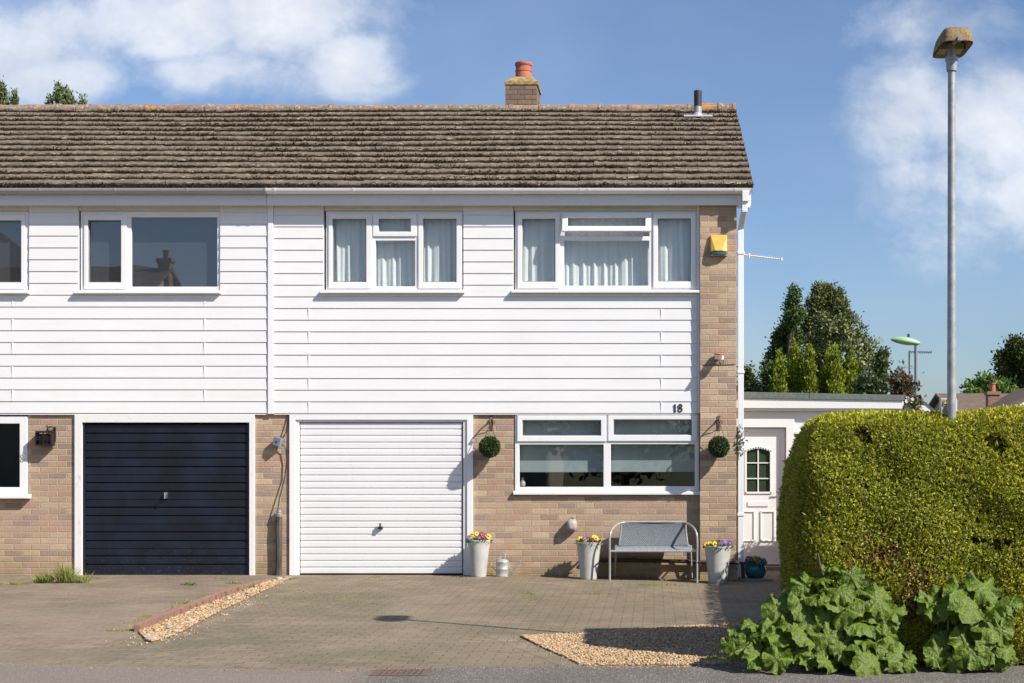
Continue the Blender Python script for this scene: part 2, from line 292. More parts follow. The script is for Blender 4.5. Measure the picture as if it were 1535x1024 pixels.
# ---------------------------------------------------------------- geometry helpers
class MB:
    def __init__(s): s.v = []; s.f = []; s.mi = []; s.cur = 0
    def add(s, vs, fs):
        o = len(s.v); s.v += [tuple(v) for v in vs]; s.f += [tuple(i+o for i in f) for f in fs]; s.mi += [s.cur]*len(fs)
    def box(s, x0, x1, y0, y1, z0, z1):
        s.add([(x0,y0,z0),(x1,y0,z0),(x1,y1,z0),(x0,y1,z0),(x0,y0,z1),(x1,y0,z1),(x1,y1,z1),(x0,y1,z1)],
              [(0,3,2,1),(4,5,6,7),(0,1,5,4),(1,2,6,5),(2,3,7,6),(3,0,4,7)])
    def obox(s, c, ax, ay, az, hx, hy, hz):
        c = Vector(c); vs = []
        for dz in (-1,1):
            for dx, dy in ((-1,-1),(1,-1),(1,1),(-1,1)): vs.append(c+ax*hx*dx+ay*hy*dy+az*hz*dz)
        s.add(vs, [(0,3,2,1),(4,5,6,7),(0,1,5,4),(1,2,6,5),(2,3,7,6),(3,0,4,7)])
    def tube(s, pts, r, n=8, cap=True):
        pts = [Vector(p) for p in pts]; m = len(pts)
        rs = r if isinstance(r, (list, tuple)) else [r]*m
        vs = []; up = None
        for i, p in enumerate(pts):
            t = (pts[min(i+1, m-1)]-pts[max(i-1, 0)]).normalized()
            if up is None: up = Vector((0,0,1)) if abs(t.z) < .9 else Vector((1,0,0))
            a = t.cross(up).normalized(); b = a.cross(t).normalized(); up = b
            for k in range(n):
                an = 2*PI*k/n; vs.append(p+a*math.cos(an)*rs[i]+b*math.sin(an)*rs[i])
        fs = []
        for i in range(m-1):
            for k in range(n): fs.append((i*n+k, i*n+(k+1)%n, (i+1)*n+(k+1)%n, (i+1)*n+k))
        if cap: fs.append(tuple(range(n-1,-1,-1))); fs.append(tuple((m-1)*n+k for k in range(n)))
        s.add(vs, fs)
    def lathe(s, prof, c=(0,0,0), n=24, closed=False, sx=1, sy=1):
        vs = []; m = len(prof)
        for r, z in prof:
            for k in range(n):
                a = 2*PI*k/n; vs.append((c[0]+r*math.cos(a)*sx, c[1]+r*math.sin(a)*sy, c[2]+z))
        fs = []
        for i in range(m-1):
            for k in range(n): fs.append((i*n+k, i*n+(k+1)%n, (i+1)*n+(k+1)%n, (i+1)*n+k))
        fs.append(tuple(range(n-1,-1,-1))); fs.append(tuple((m-1)*n+k for k in range(n)))
        s.add(vs, fs)
    def ball(s, c, r, n=10, m=7, sx=1, sy=1, sz=1):
        prof = [(r*math.sin(PI*i/m) if 0 < i < m else r*.02, -r*math.cos(PI*i/m)*sz) for i in range(m+1)]
        s.lathe(prof, c, n, sx=sx, sy=sy)
    def prism(s, poly, y0, y1, axis='y'):
        n = len(poly); mk = {'y': lambda p, t: (p[0], t, p[1]), 'x': lambda p, t: (t, p[0], p[1]), 'z': lambda p, t: (p[0], p[1], t)}[axis]
        vs = [mk(p, y0) for p in poly]+[mk(p, y1) for p in poly]
        s.add(vs, [tuple(range(n)), tuple(range(2*n-1, n-1, -1))]+[((i+1)%n, i, i+n, (i+1)%n+n) for i in range(n)])
    def plate(s, x0, x1, z0, z1, holes, y0, y1, axis='y'):
        """a slab with rectangular holes: one closed surface"""
        xs = sorted({x0, x1, *[min(max(h[i], x0), x1) for h in holes for i in (0, 1)]}); zs = sorted({z0, z1, *[min(max(h[i], z0), z1) for h in holes for i in (2, 3)]})
        nx, nz = len(xs)-1, len(zs)-1
        def solid(i, j):
            if i < 0 or j < 0 or i >= nx or j >= nz: return False
            cx, cz = (xs[i]+xs[i+1])/2, (zs[j]+zs[j+1])/2
            return not any(h[0] < cx < h[1] and h[2] < cz < h[3] for h in holes)
        idx = {}; vs = []
        def V_(i, j, k):
            if (i, j, k) not in idx:
                idx[(i, j, k)] = len(vs); y = (y0, y1)[k]
                vs.append((xs[i], y, zs[j]) if axis == 'y' else (y, xs[i], zs[j]))
            return idx[(i, j, k)]
        fs = []
        for i in range(nx):
            for j in range(nz):
                if not solid(i, j): continue
                fs.append((V_(i,j,0), V_(i+1,j,0), V_(i+1,j+1,0), V_(i,j+1,0)))
                fs.append((V_(i,j,1), V_(i,j+1,1), V_(i+1,j+1,1), V_(i+1,j,1)))
                if not solid(i-1, j): fs.append((V_(i,j,0), V_(i,j+1,0), V_(i,j+1,1), V_(i,j,1)))
                if not solid(i+1, j): fs.append((V_(i+1,j,0), V_(i+1,j,1), V_(i+1,j+1,1), V_(i+1,j+1,0)))
                if not solid(i, j-1): fs.append((V_(i,j,0), V_(i,j,1), V_(i+1,j,1), V_(i+1,j,0)))
                if not solid(i, j+1): fs.append((V_(i,j+1,0), V_(i+1,j+1,0), V_(i+1,j+1,1), V_(i,j+1,1)))
        s.add(vs, fs)
    def build(s, name, mat, parent=None, smooth=False, bevel=0, label=None, recalc=True):
        me = bpy.data.meshes.new(name); 
        base = Vector(parent.location) if parent is not None and parent.parent is None else Vector((0,0,0))
        me.from_pydata(s.v, [], s.f)
        if recalc:
            bm = bmesh.new(); bm.from_mesh(me); bmesh.ops.recalc_face_normals(bm, faces=bm.faces); bm.to_mesh(me); bm.free()
        for m_ in (mat if isinstance(mat, (list, tuple)) else [mat]): me.materials.append(M[m_] if isinstance(m_, str) else m_)
        if isinstance(mat, (list, tuple)): me.polygons.foreach_set('material_index', s.mi)
        if smooth: me.polygons.foreach_set('use_smooth', [True]*len(me.polygons))
        o = bpy.data.objects.new(name, me); COL.objects.link(o)
        if bevel:
            b = o.modifiers.new('Bevel', 'BEVEL'); b.width = bevel; b.segments = 2; b.limit_method = 'ANGLE'; b.angle_limit = R(40)
        if smooth: 
            try: me.set_sharp_from_angle(angle=R(42))
            except Exception: pass
        adopt(o, parent)
        if label: o['label'] = label
        return o
def adopt(o, parent):
    """parts are modelled in world coordinates; keep them there under their parent"""
    if parent is None: return
    o.parent = parent
    w = Vector((0,0,0)); q = parent
    while q is not None: w += q.location; q = q.parent
    o.location = -w
def thing(name, label, cat, loc=(0,0,0), group=None):
    o = bpy.data.objects.new(name, None); COL.objects.link(o); o.location = loc; o.empty_display_size = .1
    o['label'] = label; o['category'] = cat
    if group: o['group'] = group
    return o
def tag(o, label, cat, group=None):
    o['label'] = label; o['category'] = cat
    if group: o['group'] = group
    return o
def struct(o, kind='structure', label=None):
    o['kind'] = kind
    if label: o['label'] = label
    return o
def np_mesh(name, V, Fc, mats, parent=None, mi=None, smooth=False):
    me = bpy.data.meshes.new(name); V = np.asarray(V, dtype=np.float32); Fc = np.asarray(Fc, dtype=np.int32)
    k = Fc.shape[1]; me.vertices.add(len(V)); me.vertices.foreach_set('co', V.ravel())
    me.loops.add(Fc.size); me.loops.foreach_set('vertex_index', Fc.ravel())
    me.polygons.add(len(Fc)); me.polygons.foreach_set('loop_start', np.arange(0, Fc.size, k, dtype=np.int32)); me.polygons.foreach_set('loop_total', np.full(len(Fc), k, dtype=np.int32))
    for m_ in (mats if isinstance(mats, (list, tuple)) else [mats]): me.materials.append(M[m_] if isinstance(m_, str) else m_)
    if mi is not None: me.polygons.foreach_set('material_index', np.asarray(mi, dtype=np.int32))
    if smooth: me.polygons.foreach_set('use_smooth', np.ones(len(Fc), dtype=bool))
    me.update(calc_edges=True)
    o = bpy.data.objects.new(name, me); COL.objects.link(o); adopt(o, parent); return o
def unit(a): return a/np.maximum(np.linalg.norm(a, axis=1, keepdims=True), 1e-9)
def leaves(Pn, Dn, Ln, Wn, fold=.25, ref=None, rk=.6):
    """diamond leaves: base at Pn, pointing along Dn"""
    n = len(Pn); Dn = unit(Dn); r = rng.normal(size=(n, 3))*(1 if ref is None else rk)+(0 if ref is None else ref); S = unit(np.cross(Dn, r)); Nn = np.cross(S, Dn)
    Ln = np.broadcast_to(np.asarray(Ln, dtype=float), (n,))[:, None]; Wn = np.broadcast_to(np.asarray(Wn, dtype=float), (n,))[:, None]
    mid = Pn+Dn*Ln*.5
    V = np.stack([Pn, mid+S*Wn*.5+Nn*Wn*fold, Pn+Dn*Ln, mid-S*Wn*.5+Nn*Wn*fold*.3], axis=1).reshape(-1, 3)
    return V, np.arange(4*n).reshape(-1, 4)
def rnd_in(cs, rs, n, shell=.55):
    """n points per ellipsoid clump, mostly near the surface, with outward directions"""
    cs = np.asarray(cs, float); rs = np.asarray(rs, float)
    if rs.ndim == 1: rs = np.repeat(rs[:, None], 3, 1)
    w = (rs.prod(1))**(2/3); w = w/w.sum(); k = rng.choice(len(cs), size=n, p=w)
    d = unit(rng.normal(size=(n, 3))); rad = shell+(1-shell)*rng.random(n)**.6
    return cs[k]+d*rs[k]*rad[:, None], d
# ================================================================ houses
XJ = X(405)                                   # party line between the two houses
XP0, XP1 = X(1049), X(1103.5)                 # brick pier at the right corner
XL = -11.2; DEP = 7.6
def hole(a, b, c, d, y=0): return (X(a,y), X(b,y), Z(d,y), Z(c,y))
h_main = [hole(434,710,620.5,870), hole(771,1049,620.5,738), hole(486,695,310,437), hole(770,1049,310,437)]
h_nb = [hole(112,383,621,872), hole(-280,42,621,742), hole(119,331,310,438), hole(-120,45,310,438)]
ZE = 4.66                                     # wall head under the soffit
house = thing('terraced_house', 'end house numbered 18 with brick corner pier, chimney and white garage door', 'house', (0,0,0))
nbr = thing('terraced_house', 'left hand attached house with navy black garage door and grey upstairs panes', 'house', (-7,0,0))
def clip(h, x0, x1): return [q for q in h if q[1] > x0 and q[0] < x1]
ZL = Z(619.5)                                 # bottom of the cladding
def brickwall(par, x0, x1, holes, name='wall'):
    mb = MB(); mb.plate(x0, x1, -.15, ZL+.12, [q for q in holes if q[2] < 2.2], 0, .24)
    mb.plate(x0, x1, ZL+.123, ZE, [q for q in holes if q[2] > 2.2], .012, .24)
    return mb
mb = brickwall(house, XJ, XP1-.003, h_main)
mb.box(XP0, XP1, -.1, -.0015, -.15, ZE)
mb.box(XJ+.003, XP1, DEP-.24, DEP, -.15, ZE)
# gable wall
ridge_y, ridge_z = 3.6, 6.742; ey, ez = -.22, 4.846
sl = (ridge_z-ez)/(ridge_y-ey)
mb.prism([(.243,-.15),(DEP-.243,-.15),(DEP-.243,ZE),(ridge_y,ridge_z-.16),(.243,ZE)], XP1-.24, XP1-.001, axis='x')
wall = mb.build('wall', 'brick', house)
mb = brickwall(nbr, XL, XJ, h_nb); mb.box(XL, XJ-.003, DEP-.24, DEP, -.15, ZE); mb.prism([(.243,-.15),(DEP-.243,-.15),(DEP-.243,ZE),(ridge_y,ridge_z-.16),(.243,ZE)], XL, XL+.24, axis='x')
mb.build('wall', 'brick', nbr)
for par, x0, x1 in ((house, XJ+.02, XP1-.25), (nbr, XL+.25, XJ-.02)):
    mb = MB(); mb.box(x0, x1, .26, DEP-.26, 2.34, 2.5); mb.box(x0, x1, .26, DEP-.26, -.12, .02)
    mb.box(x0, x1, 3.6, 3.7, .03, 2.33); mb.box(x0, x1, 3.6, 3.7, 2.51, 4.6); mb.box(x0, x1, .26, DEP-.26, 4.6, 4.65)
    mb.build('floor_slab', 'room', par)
# ---- cladding
def cladding(par, x0, x1, holes, pitch, jx, name='cladding'):
    mb = MB(); z = ZL; i = 0; gap = .005
    def fy(t): return -.036+.009*t            # front face leans back towards the top
    holes = [q for q in holes if q[3] > ZL+.05]
    while z < ZE-.005:
        z1 = min(z+pitch, ZE)
        cuts = sorted({z, max(z, z1-gap), z1, *[c for q in holes for c in (q[2], q[3]) if z < c < z1]})
        for a, b in zip(cuts, cuts[1:]):
            if b-a < 1e-4: continue
            xs = [(x0, x1)]
            for q in holes:
                if q[2] < (a+b)/2 < q[3]:
                    nx = []
                    for u, v in xs:
                        if q[1] <= u or q[0] >= v: nx.append((u, v)); continue
                        if q[0] > u: nx.append((u, q[0]))
                        if q[1] < v: nx.append((q[1], v))
                    xs = nx
            groove = a >= z1-gap-1e-5 and z1 < ZE
            for u, v in xs:
                if groove: ya = yb = -.026
                else: ya, yb = fy((a-z)/pitch), fy((b-z)/pitch)
                mb.add([(u,ya,a),(v,ya,a),(v,.010,a),(u,.010,a),(u,yb,b),(v,yb,b),(v,.010,b),(u,.010,b)],
                       [(0,3,2,1),(4,5,6,7),(0,1,5,4),(1,2,6,5),(2,3,7,6),(3,0,4,7)])
        if i % 2 == (0 if pitch < .1475 else 1) and z1 < Z(440):
            for jp in jx: mb.box(X(jp)-.006, X(jp)+.012, -.0372, -.02, z+.001, z1-gap-.002)
        z = z1; i += 1
    return mb.build(name, 'clad', par, bevel=.002)
cladding(house, X(411.5), XP0-.036, h_main, 17.45*D/F, (463.5, 991))
cladding(nbr, XL, X(402.5), h_nb, 17.7*D/F, (307.5, 20))
mb = MB(); mb.box(X(403), X(411), -.048, .009, ZL-.01, ZE); mb.box(XP0-.034, XP0-.002, -.046, .009, ZL-.004, ZE)
mb.box(X(411.5), XP0-.037, -.03, .2, ZL-.02, ZL-.004)
mb.build('cladding_trim', 'upvc', house, bevel=.003)
mb = MB(); mb.box(XL, X(402.5), -.028, .2, ZL-.02, ZL-.004); mb.build('cladding_trim', 'upvc', nbr)
# ---- eaves
def eaves(par, x0, x1, gm, brs, name):
    mb = MB(); mb.box(x0, x1, -.17, -.145, 4.63, 4.79)
    mb.build('fascia', 'fascia', par, bevel=.002)
    mb = MB(); mb.box(x0, x1, -.144, .0, 4.645, 4.66); mb.build('soffit', 'soffit', par)
    mb = MB(); n = 9; r = .052; cy, cz = -.228, 4.822; prof = [(cy+r*math.cos(PI+PI*k/n), cz+r*.95*math.sin(PI+PI*k/n)*1.25) for k in range(n+1)]
    inner = [(cy+(r-.004)*math.cos(PI+PI*k/n), cz+.002+(r-.004)*.95*math.sin(PI+PI*k/n)*1.25) for k in range(n+1)]
    mb.prism(prof+inner[::-1], x0, x1, axis='x')
    for k, bx in enumerate(brs):
        ri = r+.006; wd = .011 if k < 99 else .05
        o = [(cy+ri*math.cos(PI+PI*k_/n), cz+.003+ri*1.2*math.sin(PI+PI*k_/n)) for k_ in range(n+1)]; ii = [(cy+(ri-.005)*math.cos(PI+PI*k_/n), cz+.003+(ri-.005)*1.2*math.sin(PI+PI*k_/n)) for k_ in range(n+1)]
        mb.prism(o+ii[::-1], X(bx,-.25)-wd, X(bx,-.25)+wd, axis='x')
    return mb.build('gutter', gm, par, smooth=True)
gu = eaves(house, XJ+.0, X(1126,-.2), 'upvc', [412,530,649,770,870,882,1004,1102], 'gutter')
eaves(nbr, XL, XJ-.004, 'gutter_grey', [-60,60,173,281,398], 'gutter')
mb = MB(); mb.prism([(-.172,4.60),(-.10,4.60),(.02,4.66),(.02,4.80),(-.172,4.80)], XP1+.01, X(1125,-.2), axis='x')
mb.prism([(-.1,4.78),(.0,4.66),(ridge_y,ridge_z-.20),(ridge_y,ridge_z-.04),(-.1,4.86)], X(1120,-.2), X(1120,-.2)+.02, axis='x')
mb.prism([(DEP+.3,4.72),(DEP+.2,4.66),(ridge_y+.002,ridge_z-.20),(ridge_y+.002,ridge_z-.04),(DEP+.3,4.85)], X(1120,-.2), X(1120,-.2)+.02, axis='x')
mb.build('bargeboard', 'upvc', house, bevel=.003)
# head boards over the upper windows
def headboard(par, a, b):
    mb = MB(); mb.box(X(a), X(b), -.028, .02, Z(316.5), ZE-.002); return mb.build('head_board', 'soffit', par, bevel=.002)
headboard(house, 487, 695); headboard(house, 771, 1049); headboard(nbr, 119.5, 331); headboard(nbr, -120, 44.5)
# ---- downpipe
dx = X(1110)
mb = MB(); px_ = X(1117.5,-.23)
mb.box(px_-.042, px_+.042, -.285, -.175, 4.66, 4.79)
mb.obox((px_-.01,-.225,4.60), Vector((1,0,0)), Vector((0,1,0)), Vector((0,0,1)), .033, .033, .07)
a = Vector((px_-.015,-.225,4.56)); b_ = Vector((dx,-.04,4.36)); az = (b_-a).normalized(); ax = Vector((1,0,0)); ay = az.cross(ax).normalized(); ax = ay.cross(az)
mb.obox((a+b_)/2, ax, ay, az, .032, .032, (b_-a).length/2+.02)
mb.box(dx-.036, dx+.036, -.076, -.004, -.02, 4.34)
for pz in (Z(380), Z(558), Z(771)): mb.box(dx-.043, dx+.043, -.083, .002, pz-.02, pz+.02); mb.box(dx-.07, dx+.05, -.012, .004, pz-.012, pz+.012)
mb.build('downpipe', 'upvc', house, bevel=.004)
# ---- roof
def slope(s, n_):                             # point on the front slope: s along it, n_ out of it
    ca = 1/math.sqrt(1+sl*sl); sa = sl*ca; return (ey+s*ca-n_*sa, ez+s*sa+n_*ca)
SL = math.hypot(ridge_y-ey, ridge_z-ez)
def roof(par, x0, x1, verge):
    V = []; Fc = []; ncourse = 15; g = SL/ncourse; tw = .30; K = 7
    for i in range(ncourse):
        s0 = i*g-.035; s1 = s0+g+.05
        x = x0 - (tw/2 if i % 2 else 0)
        while x < x1-.01:
            a, b = max(x, x0)+.0025, min(x+tw, x1)-.0025
            x += tw
            if b-a < .03: continue
            j = random.gauss(0, .0022); j2 = random.gauss(0, .0022); js = random.gauss(0, .0035); sag = .008*math.sin(x*.8+i*.3)
            o = len(V)
            for (ss, nn, w_) in ((s0+js+.012, .000, 0), (s0+js, .046, 1), (s0+js+.010, .060, 1), (s1, .012, 1)):
                for k in range(K):
                    t = k/(K-1); xx = a+(b-a)*t
                    wave = (.0025*math.cos(t*4*PI)+j*(t-.5)*2+j2+sag)*w_
                    y, z = slope(ss+(random.gauss(0,.0018) if w_ else 0), nn+wave); V.append((xx, y, z))
            for r_ in range(3):
                for k in range(K-1): Fc.append((o+r_*K+k, o+r_*K+k+1, o+(r_+1)*K+k+1, o+(r_+1)*K+k))
            # sides
            for k in (0, K-1):
                y, z = slope(s1, -.005); V.append((V[o+k][0], y, z)); q = len(V)-1
                Fc.append((o+k, o+K+k, o+2*K+k, o+3*K+k)); Fc.append((o+k, o+3*K+k, q, q))
    mb = MB(); mb.v = V; mb.f = [tuple(dict.fromkeys(f)) for f in Fc]; mb.mi = [0]*len(Fc)
    th = .06
    mb.prism([(ey,ez-th-.02),(ey,ez-.008),(ridge_y,ridge_z-.004),(DEP+.3,ez-.0),(DEP+.3,ez-th),(ridge_y,ridge_z-.12)], x0+(.0), x1-.012, axis='x')
    o = mb.build('roof', 'roof', par, recalc=False)
    mb = MB(); x = x0; n = 8
    while x < x1-.02:
        a, b = x+.004, min(x+.45, x1-.004)+.0; dz = random.gauss(0, .004)+(.02 if (verge and b > x1-.6) else 0); r0 = .115; x += .45
        for u, v, rr in ((a, b-.05, r0), (b-.05, b, r0+.010)):
            oo = [(ridge_y+rr*1.1*math.cos(PI*k/n), ridge_z-.055+dz+rr*math.sin(PI*k/n)) for k in range(n+1)]
            mb.prism(oo, u, v, axis='x')
    mb.build('ridge', 'ridge', par, smooth=False)
    return o
VERGE = X(1129,-.2)
rf = roof(house, XJ, VERGE, True); rfn = roof(nbr, XL, XJ-.002, False)
def roofmoss(par, x0, x1, n):
    Pn = []; g = SL/15
    i = rng.integers(0, 15, n); xx = rng.uniform(x0, x1, n); ok = np.sin(xx*7+i*2.3)+np.sin(xx*2.1-i)+rng.normal(size=n)*.8 > -.6; i = i[ok]; xx = xx[ok]; m = len(xx)
    ss = i*g-.035+rng.normal(size=m)*.006; nn_ = .048+rng.random(m)*.010; nn_ = np.where(rng.random(m) < .72, .004+.044*rng.random(m), nn_)
    ca = 1/math.sqrt(1+sl*sl); sa = sl*ca; Pn = np.stack([xx, ey+ss*ca-nn_*sa, ez+ss*sa+nn_*ca], 1)
    V, Fc = leaves(Pn, rng.normal(size=(m,3))*[1,.4,.6], .018+.022*rng.random(m), .016); o = np_mesh('moss', V, Fc, 'roofmoss', par); o['kind'] = 'stuff'; o['label'] = 'dark moss and debris lodged along the tile laps'
M['roofmoss'] = islandmat('dry_roof_moss', [(.045,.03,.016),(.07,.045,.022),(.03,.022,.014),(.11,.075,.03)], .95, 0, .1)
roofmoss(rf, XJ, VERGE-.02, 26000); roofmoss(rfn, XL, XJ, 26000)
# ---- chimney
yc = 3.78; cx0, cx1 = X(757.6, yc), X(804.6, yc)
mb = MB(); mb.box(cx0, cx1, yc, yc+.62, 6.3, Z(127.5, yc)); ch = mb.build('chimney', 'chimney_brick', house)
mb = MB(); zc = Z(127.5, yc); mb.box(cx0-.012, cx1+.022, yc-.012, yc+.64, zc+.001, zc+.06); mb.build('chimney_cap', 'lichen', ch, bevel=.008)
ccx, ccy = (cx0+cx1)/2+.01, yc+.31
mb = MB(); zz = zc+.062
mb.add([(cx0,yc,zz),(cx1+.01,yc,zz),(cx1+.01,yc+.62,zz),(cx0,yc+.62,zz),(ccx-.15,ccy-.15,zz+.11),(ccx+.15,ccy-.15,zz+.11),(ccx+.15,ccy+.15,zz+.11),(ccx-.15,ccy+.15,zz+.11)],
       [(0,3,2,1),(4,5,6,7),(0,1,5,4),(1,2,6,5),(2,3,7,6),(3,0,4,7)]); mb.build('mortar_flaunching', 'lichen', ch, bevel=.02)
mb = MB(); z0 = zz+.09; mb.lathe([(.132,0),(.128,.06),(.122,.12),(.130,.128),(.130,.145),(.121,.15),(.119,.21),(.128,.218),(.135,.235),(.132,.262),(.112,.264),(.10,.1)], (ccx,ccy,z0), 28)
mb.build('chimney_pot', 'pot_terracotta', ch, smooth=True)
# ---- vent pipe through the roof
sv = .86*SL; yv, zv = slope(sv, 0); xv = X(1046, yv)
mb = MB(); mb.lathe([(.053,-.1),(.053,.17),(.0535,.172),(.058,.172),(.058,.40),(.046,.402),(.046,.3)], (xv,yv,zv), 20); vp = mb.build('vent_pipe', 'pipe_black', house, smooth=True)
mb = MB(); mb.lathe([(.060,-.02),(.059,.165),(.0535,.17)], (xv,yv,zv), 20); mb.build('pipe_sleeve', 'galv', vp, smooth=True)
mb = MB(); y0_, z0_ = slope(sv-.12, .062); ca = Vector((0, 1, sl)).normalized(); nn = Vector((0,-sl,1)).normalized()
mb.obox((xv+.0,y0_,z0_), Vector((1,0,0)), ca, nn, .21, .045, .006); mb.ball((xv,yv-.02,zv+.02), .085, 12, 6, sz=.7); mb.build('lead_flashing', 'lead', vp, bevel=.004)
# ================================================================ windows
def ring(mb, a, b, c, d, w, y0, y1, y=0, holes=None):
    """rectangular frame from pixel edges; w in pixels or explicit list of hole rects (pixels)"""
    hs = holes or [(a+w, b-w, c+w, d-w)]
    mb.plate(X(a), X(b), Z(d), Z(c), [hole(*q) for q in hs], y0, y1)
def window(par, frame, fy, panes, sashes, sill, glass, label=None, bars=None, sill_y=-.095):
    """frame = (x0,x1,y0,y1, holes), panes = glass rects, sashes = (outer, inner)"""
    mb = MB(); mb.plate(X(frame[0]), X(frame[1]), Z(frame[3]), Z(frame[2]), [hole(*q) for q in frame[4]], fy, fy+.07)
    w = mb.build('window', 'upvc', par, bevel=.004, label=label)
    for o_, i_ in sashes:
        mb = MB(); mb.plate(X(o_[0]), X(o_[1]), Z(o_[3]), Z(o_[2]), [hole(*i_)], fy-.018, fy-.001); s = mb.build('sash', 'upvc', w, bevel=.006)
        mb = MB(); t = 1.2; mb.plate(X(i_[0])-.002, X(i_[1])+.002, Z(i_[3])-.002, Z(i_[2])+.002, [hole(i_[0]+t, i_[1]-t, i_[2]+t, i_[3]-t)], fy+.001, fy+.012); mb.build('glazing_bead', 'greyplastic', w)
    for q in panes:
        mb = MB(); mb.box(X(q[0])-.012, X(q[1])+.012, fy+.03, fy+.034, Z(q[3])-.012, Z(q[2])+.012); mb.build('pane', glass, w)
    if sill:
        a, b, c, d = sill; mb = MB(); mb.prism([(sill_y,Z(d)),(sill_y,Z(c)-.008),(sill_y+.01,Z(c)-.002),(fy-.001,Z(c)+.012),(fy-.001,Z(d))], X(a), X(b), axis='x'); mb.build('sill', 'upvc', w, bevel=.003)
    return w
FY = -.012
# the left house, upstairs
l1, l2 = (133,182.5,330.5,424), (197,326,326,430)
w2 = window(nbr, (121.5,330.5,317,437,[l1,l2]), FY, [l1,l2], [((127,191,322.5,433.5), l1)], (115,333,437,441), 'glass_sky')
mb = MB(); mb.box(X(121), X(331), .09, .095, Z(438), Z(316)); mb.build('blind', 'blind_grey', w2)
la, lb = (-110,-8,326,429), (-2+0,34,330.5,424); la = (-112,-20,326,430); lb = (-12,33,331,424)
w1 = window(nbr, (-118,43.5,317,437,[la,lb]), FY, [la,lb], [((-18,39,322.5,433.5), lb)], (-122,47,437,441), 'glass_sky')
mb = MB(); mb.box(X(-118), X(44), .09, .095, Z(438), Z(316)); mb.build('blind', 'blind_grey', w1)
q0 = (-120,30,635,730.5); q0b = (-260,-132,635,730.5)
w0 = window(nbr, (-275,41.5,624,742,[q0,q0b]), FY+.0, [q0,q0b], [], (-280,48,742,747), 'glass')
# the main house, upstairs left
A, B, C, E = (499,549.5,328.5,423.5), (568,616,328.5,348), (563,622.5,361,429.5), (634.5,684.5,328.5,423.5)
w3 = window(house, (489,694,317,437,[A,B,C,E]), FY, [A,B,C,E], [((493,558,321,432.5),A), ((559.5,625,321.5,355),B), ((627.5,692.5,321,432.5),E)], (482,697.5,436.3,440.5), 'glass')
A, C, E = (783,832.5,328.5,423), (845.6,973,361,428.5), (986,1035.5,328,422.5); Bo = (846,973.5,326,354.5)
w4 = window(house, (772.5,1047.5,317,437,[A,Bo,C,E]), FY, [A,C,E], [((776,839.5,321,432.5),A), ((979,1043,321,432),E)], (767.5,1049,436,440), 'glass')
# the open top light, hinged at its head and pushed out at the foot
zt = Z(320.5); hgt = Z(320.5)-Z(349.8); mb = MB()
mb.plate(X(843.5), X(976), -hgt, 0, [(X(851.5), X(967.5), -hgt+.065, -.062)], -.02, .02); s = mb.build('opening_sash', 'upvc', w4, bevel=.005)
mb = MB(); mb.box(X(850), X(969), -.002, .002, -hgt+.06, -.058); g_ = mb.build('sash_pane', 'glass', w4)
for o in (s, g_): o.location = Vector(o.location)+Vector((0, -.045, zt)); o.rotation_euler = (R(-14), 0, 0)
# ground floor right window
A, B, C, E = (783,901,630,653.5), (919.5,1037,629,652.5), (778.5,904.7,666.5,730), (915.5,1041.5,666,729)
w5 = window(house, (772,1047.7,621.2,738,[A,B,C,E]), FY, [A,B,C,E], [((775.5,909,623,662),A), ((911.5,1045.5,623,661.5),B)], (770,1049,737,741.5), 'glass', sill_y=-.05)
bl = MB(); bl.box(X(775), X(908), .115, .118, Z(706.5), Z(622)); bl.box(X(775), X(908), .11, .123, Z(708), Z(706.6)); b1 = bl.build('blind', 'blind_green', w5)
bl = MB(); bl.box(X(912), X(1046), .115, .118, Z(706), Z(622)); bl.box(X(912), X(1046), .11, .123, Z(707.5), Z(706.1)); bl.build('blind', 'blind_green', w5)
# inside the front room
mb = MB(); mb.lathe([(.028,0),(.034,.01),(.034,.05),(.016,.08),(.012,.10),(.017,.105),(.014,.107)], (X(783.5,.2), .2, Z(729)+.0), 16)
tag(mb.build('bottle', 'pot_grey', smooth=True), 'small pale bottle on the inner sill at the left of the downstairs window', 'bottle')
mb = MB(); mb.box(X(772), X(1048), .075, .3, Z(736), Z(731)); mb.build('inner_sill', 'white_pl', w5)
mb = MB()
for sx_, sz_ in ((0,0),(0,1)): pass
st = thing('dining_chair', 'wooden chair back seen below the blind in the downstairs window', 'chair', (X(935,1.2),1.2,.02))
mb.box(X(928,1.2), X(935,1.2), 1.18, 1.22, .03, Z(700,1.2)); mb.build('post', M['edging'] if False else 'far_brick', st)
mb = MB(); mb.box(X(980,1.2), X(983,1.2), 1.18, 1.21, .03, Z(700,1.2)); mb.box(X(988,1.2), X(990.5,1.2), 1.18, 1.21, .03, Z(700,1.2)); mb.build('slat', 'far_brick', st)
# ---- curtains
def curtain(a, b, c, d, folds, mat, label, grp, amp=.011, seed=0):
    r = random.Random(seed); nx = int((b-a)*1.6); nz = 26; x0, x1, z0, z1 = X(a), X(b), Z(d), Z(c); ph = [r.uniform(0, 6.28) for _ in range(5)]; V = []
    for j in range(nz+1):
        v = j/nz; z = z0+(z1-z0)*v
        for i in range(nx+1):
            u = i/nx; am = amp*(1.3-.8*v)
            y = .125+am*(math.sin(u*folds*2*PI+ph[0]+.5*math.sin(3*v+ph[1]))+.6*math.sin(u*folds*3.7*PI+ph[2]+v)+.3*math.sin(u*folds*9+ph[3]))
            V.append((x0+(x1-x0)*u, y, z+.004*math.sin(u*folds*5+ph[4])))
    Fc = [(j*(nx+1)+i, j*(nx+1)+i+1, (j+1)*(nx+1)+i+1, (j+1)*(nx+1)+i) for j in range(nz) for i in range(nx)]
    o = np_mesh('net_curtain', V, Fc, mat, smooth=True); tag(o, label, 'curtain', grp)
g1 = 'net curtains in the upstairs windows'
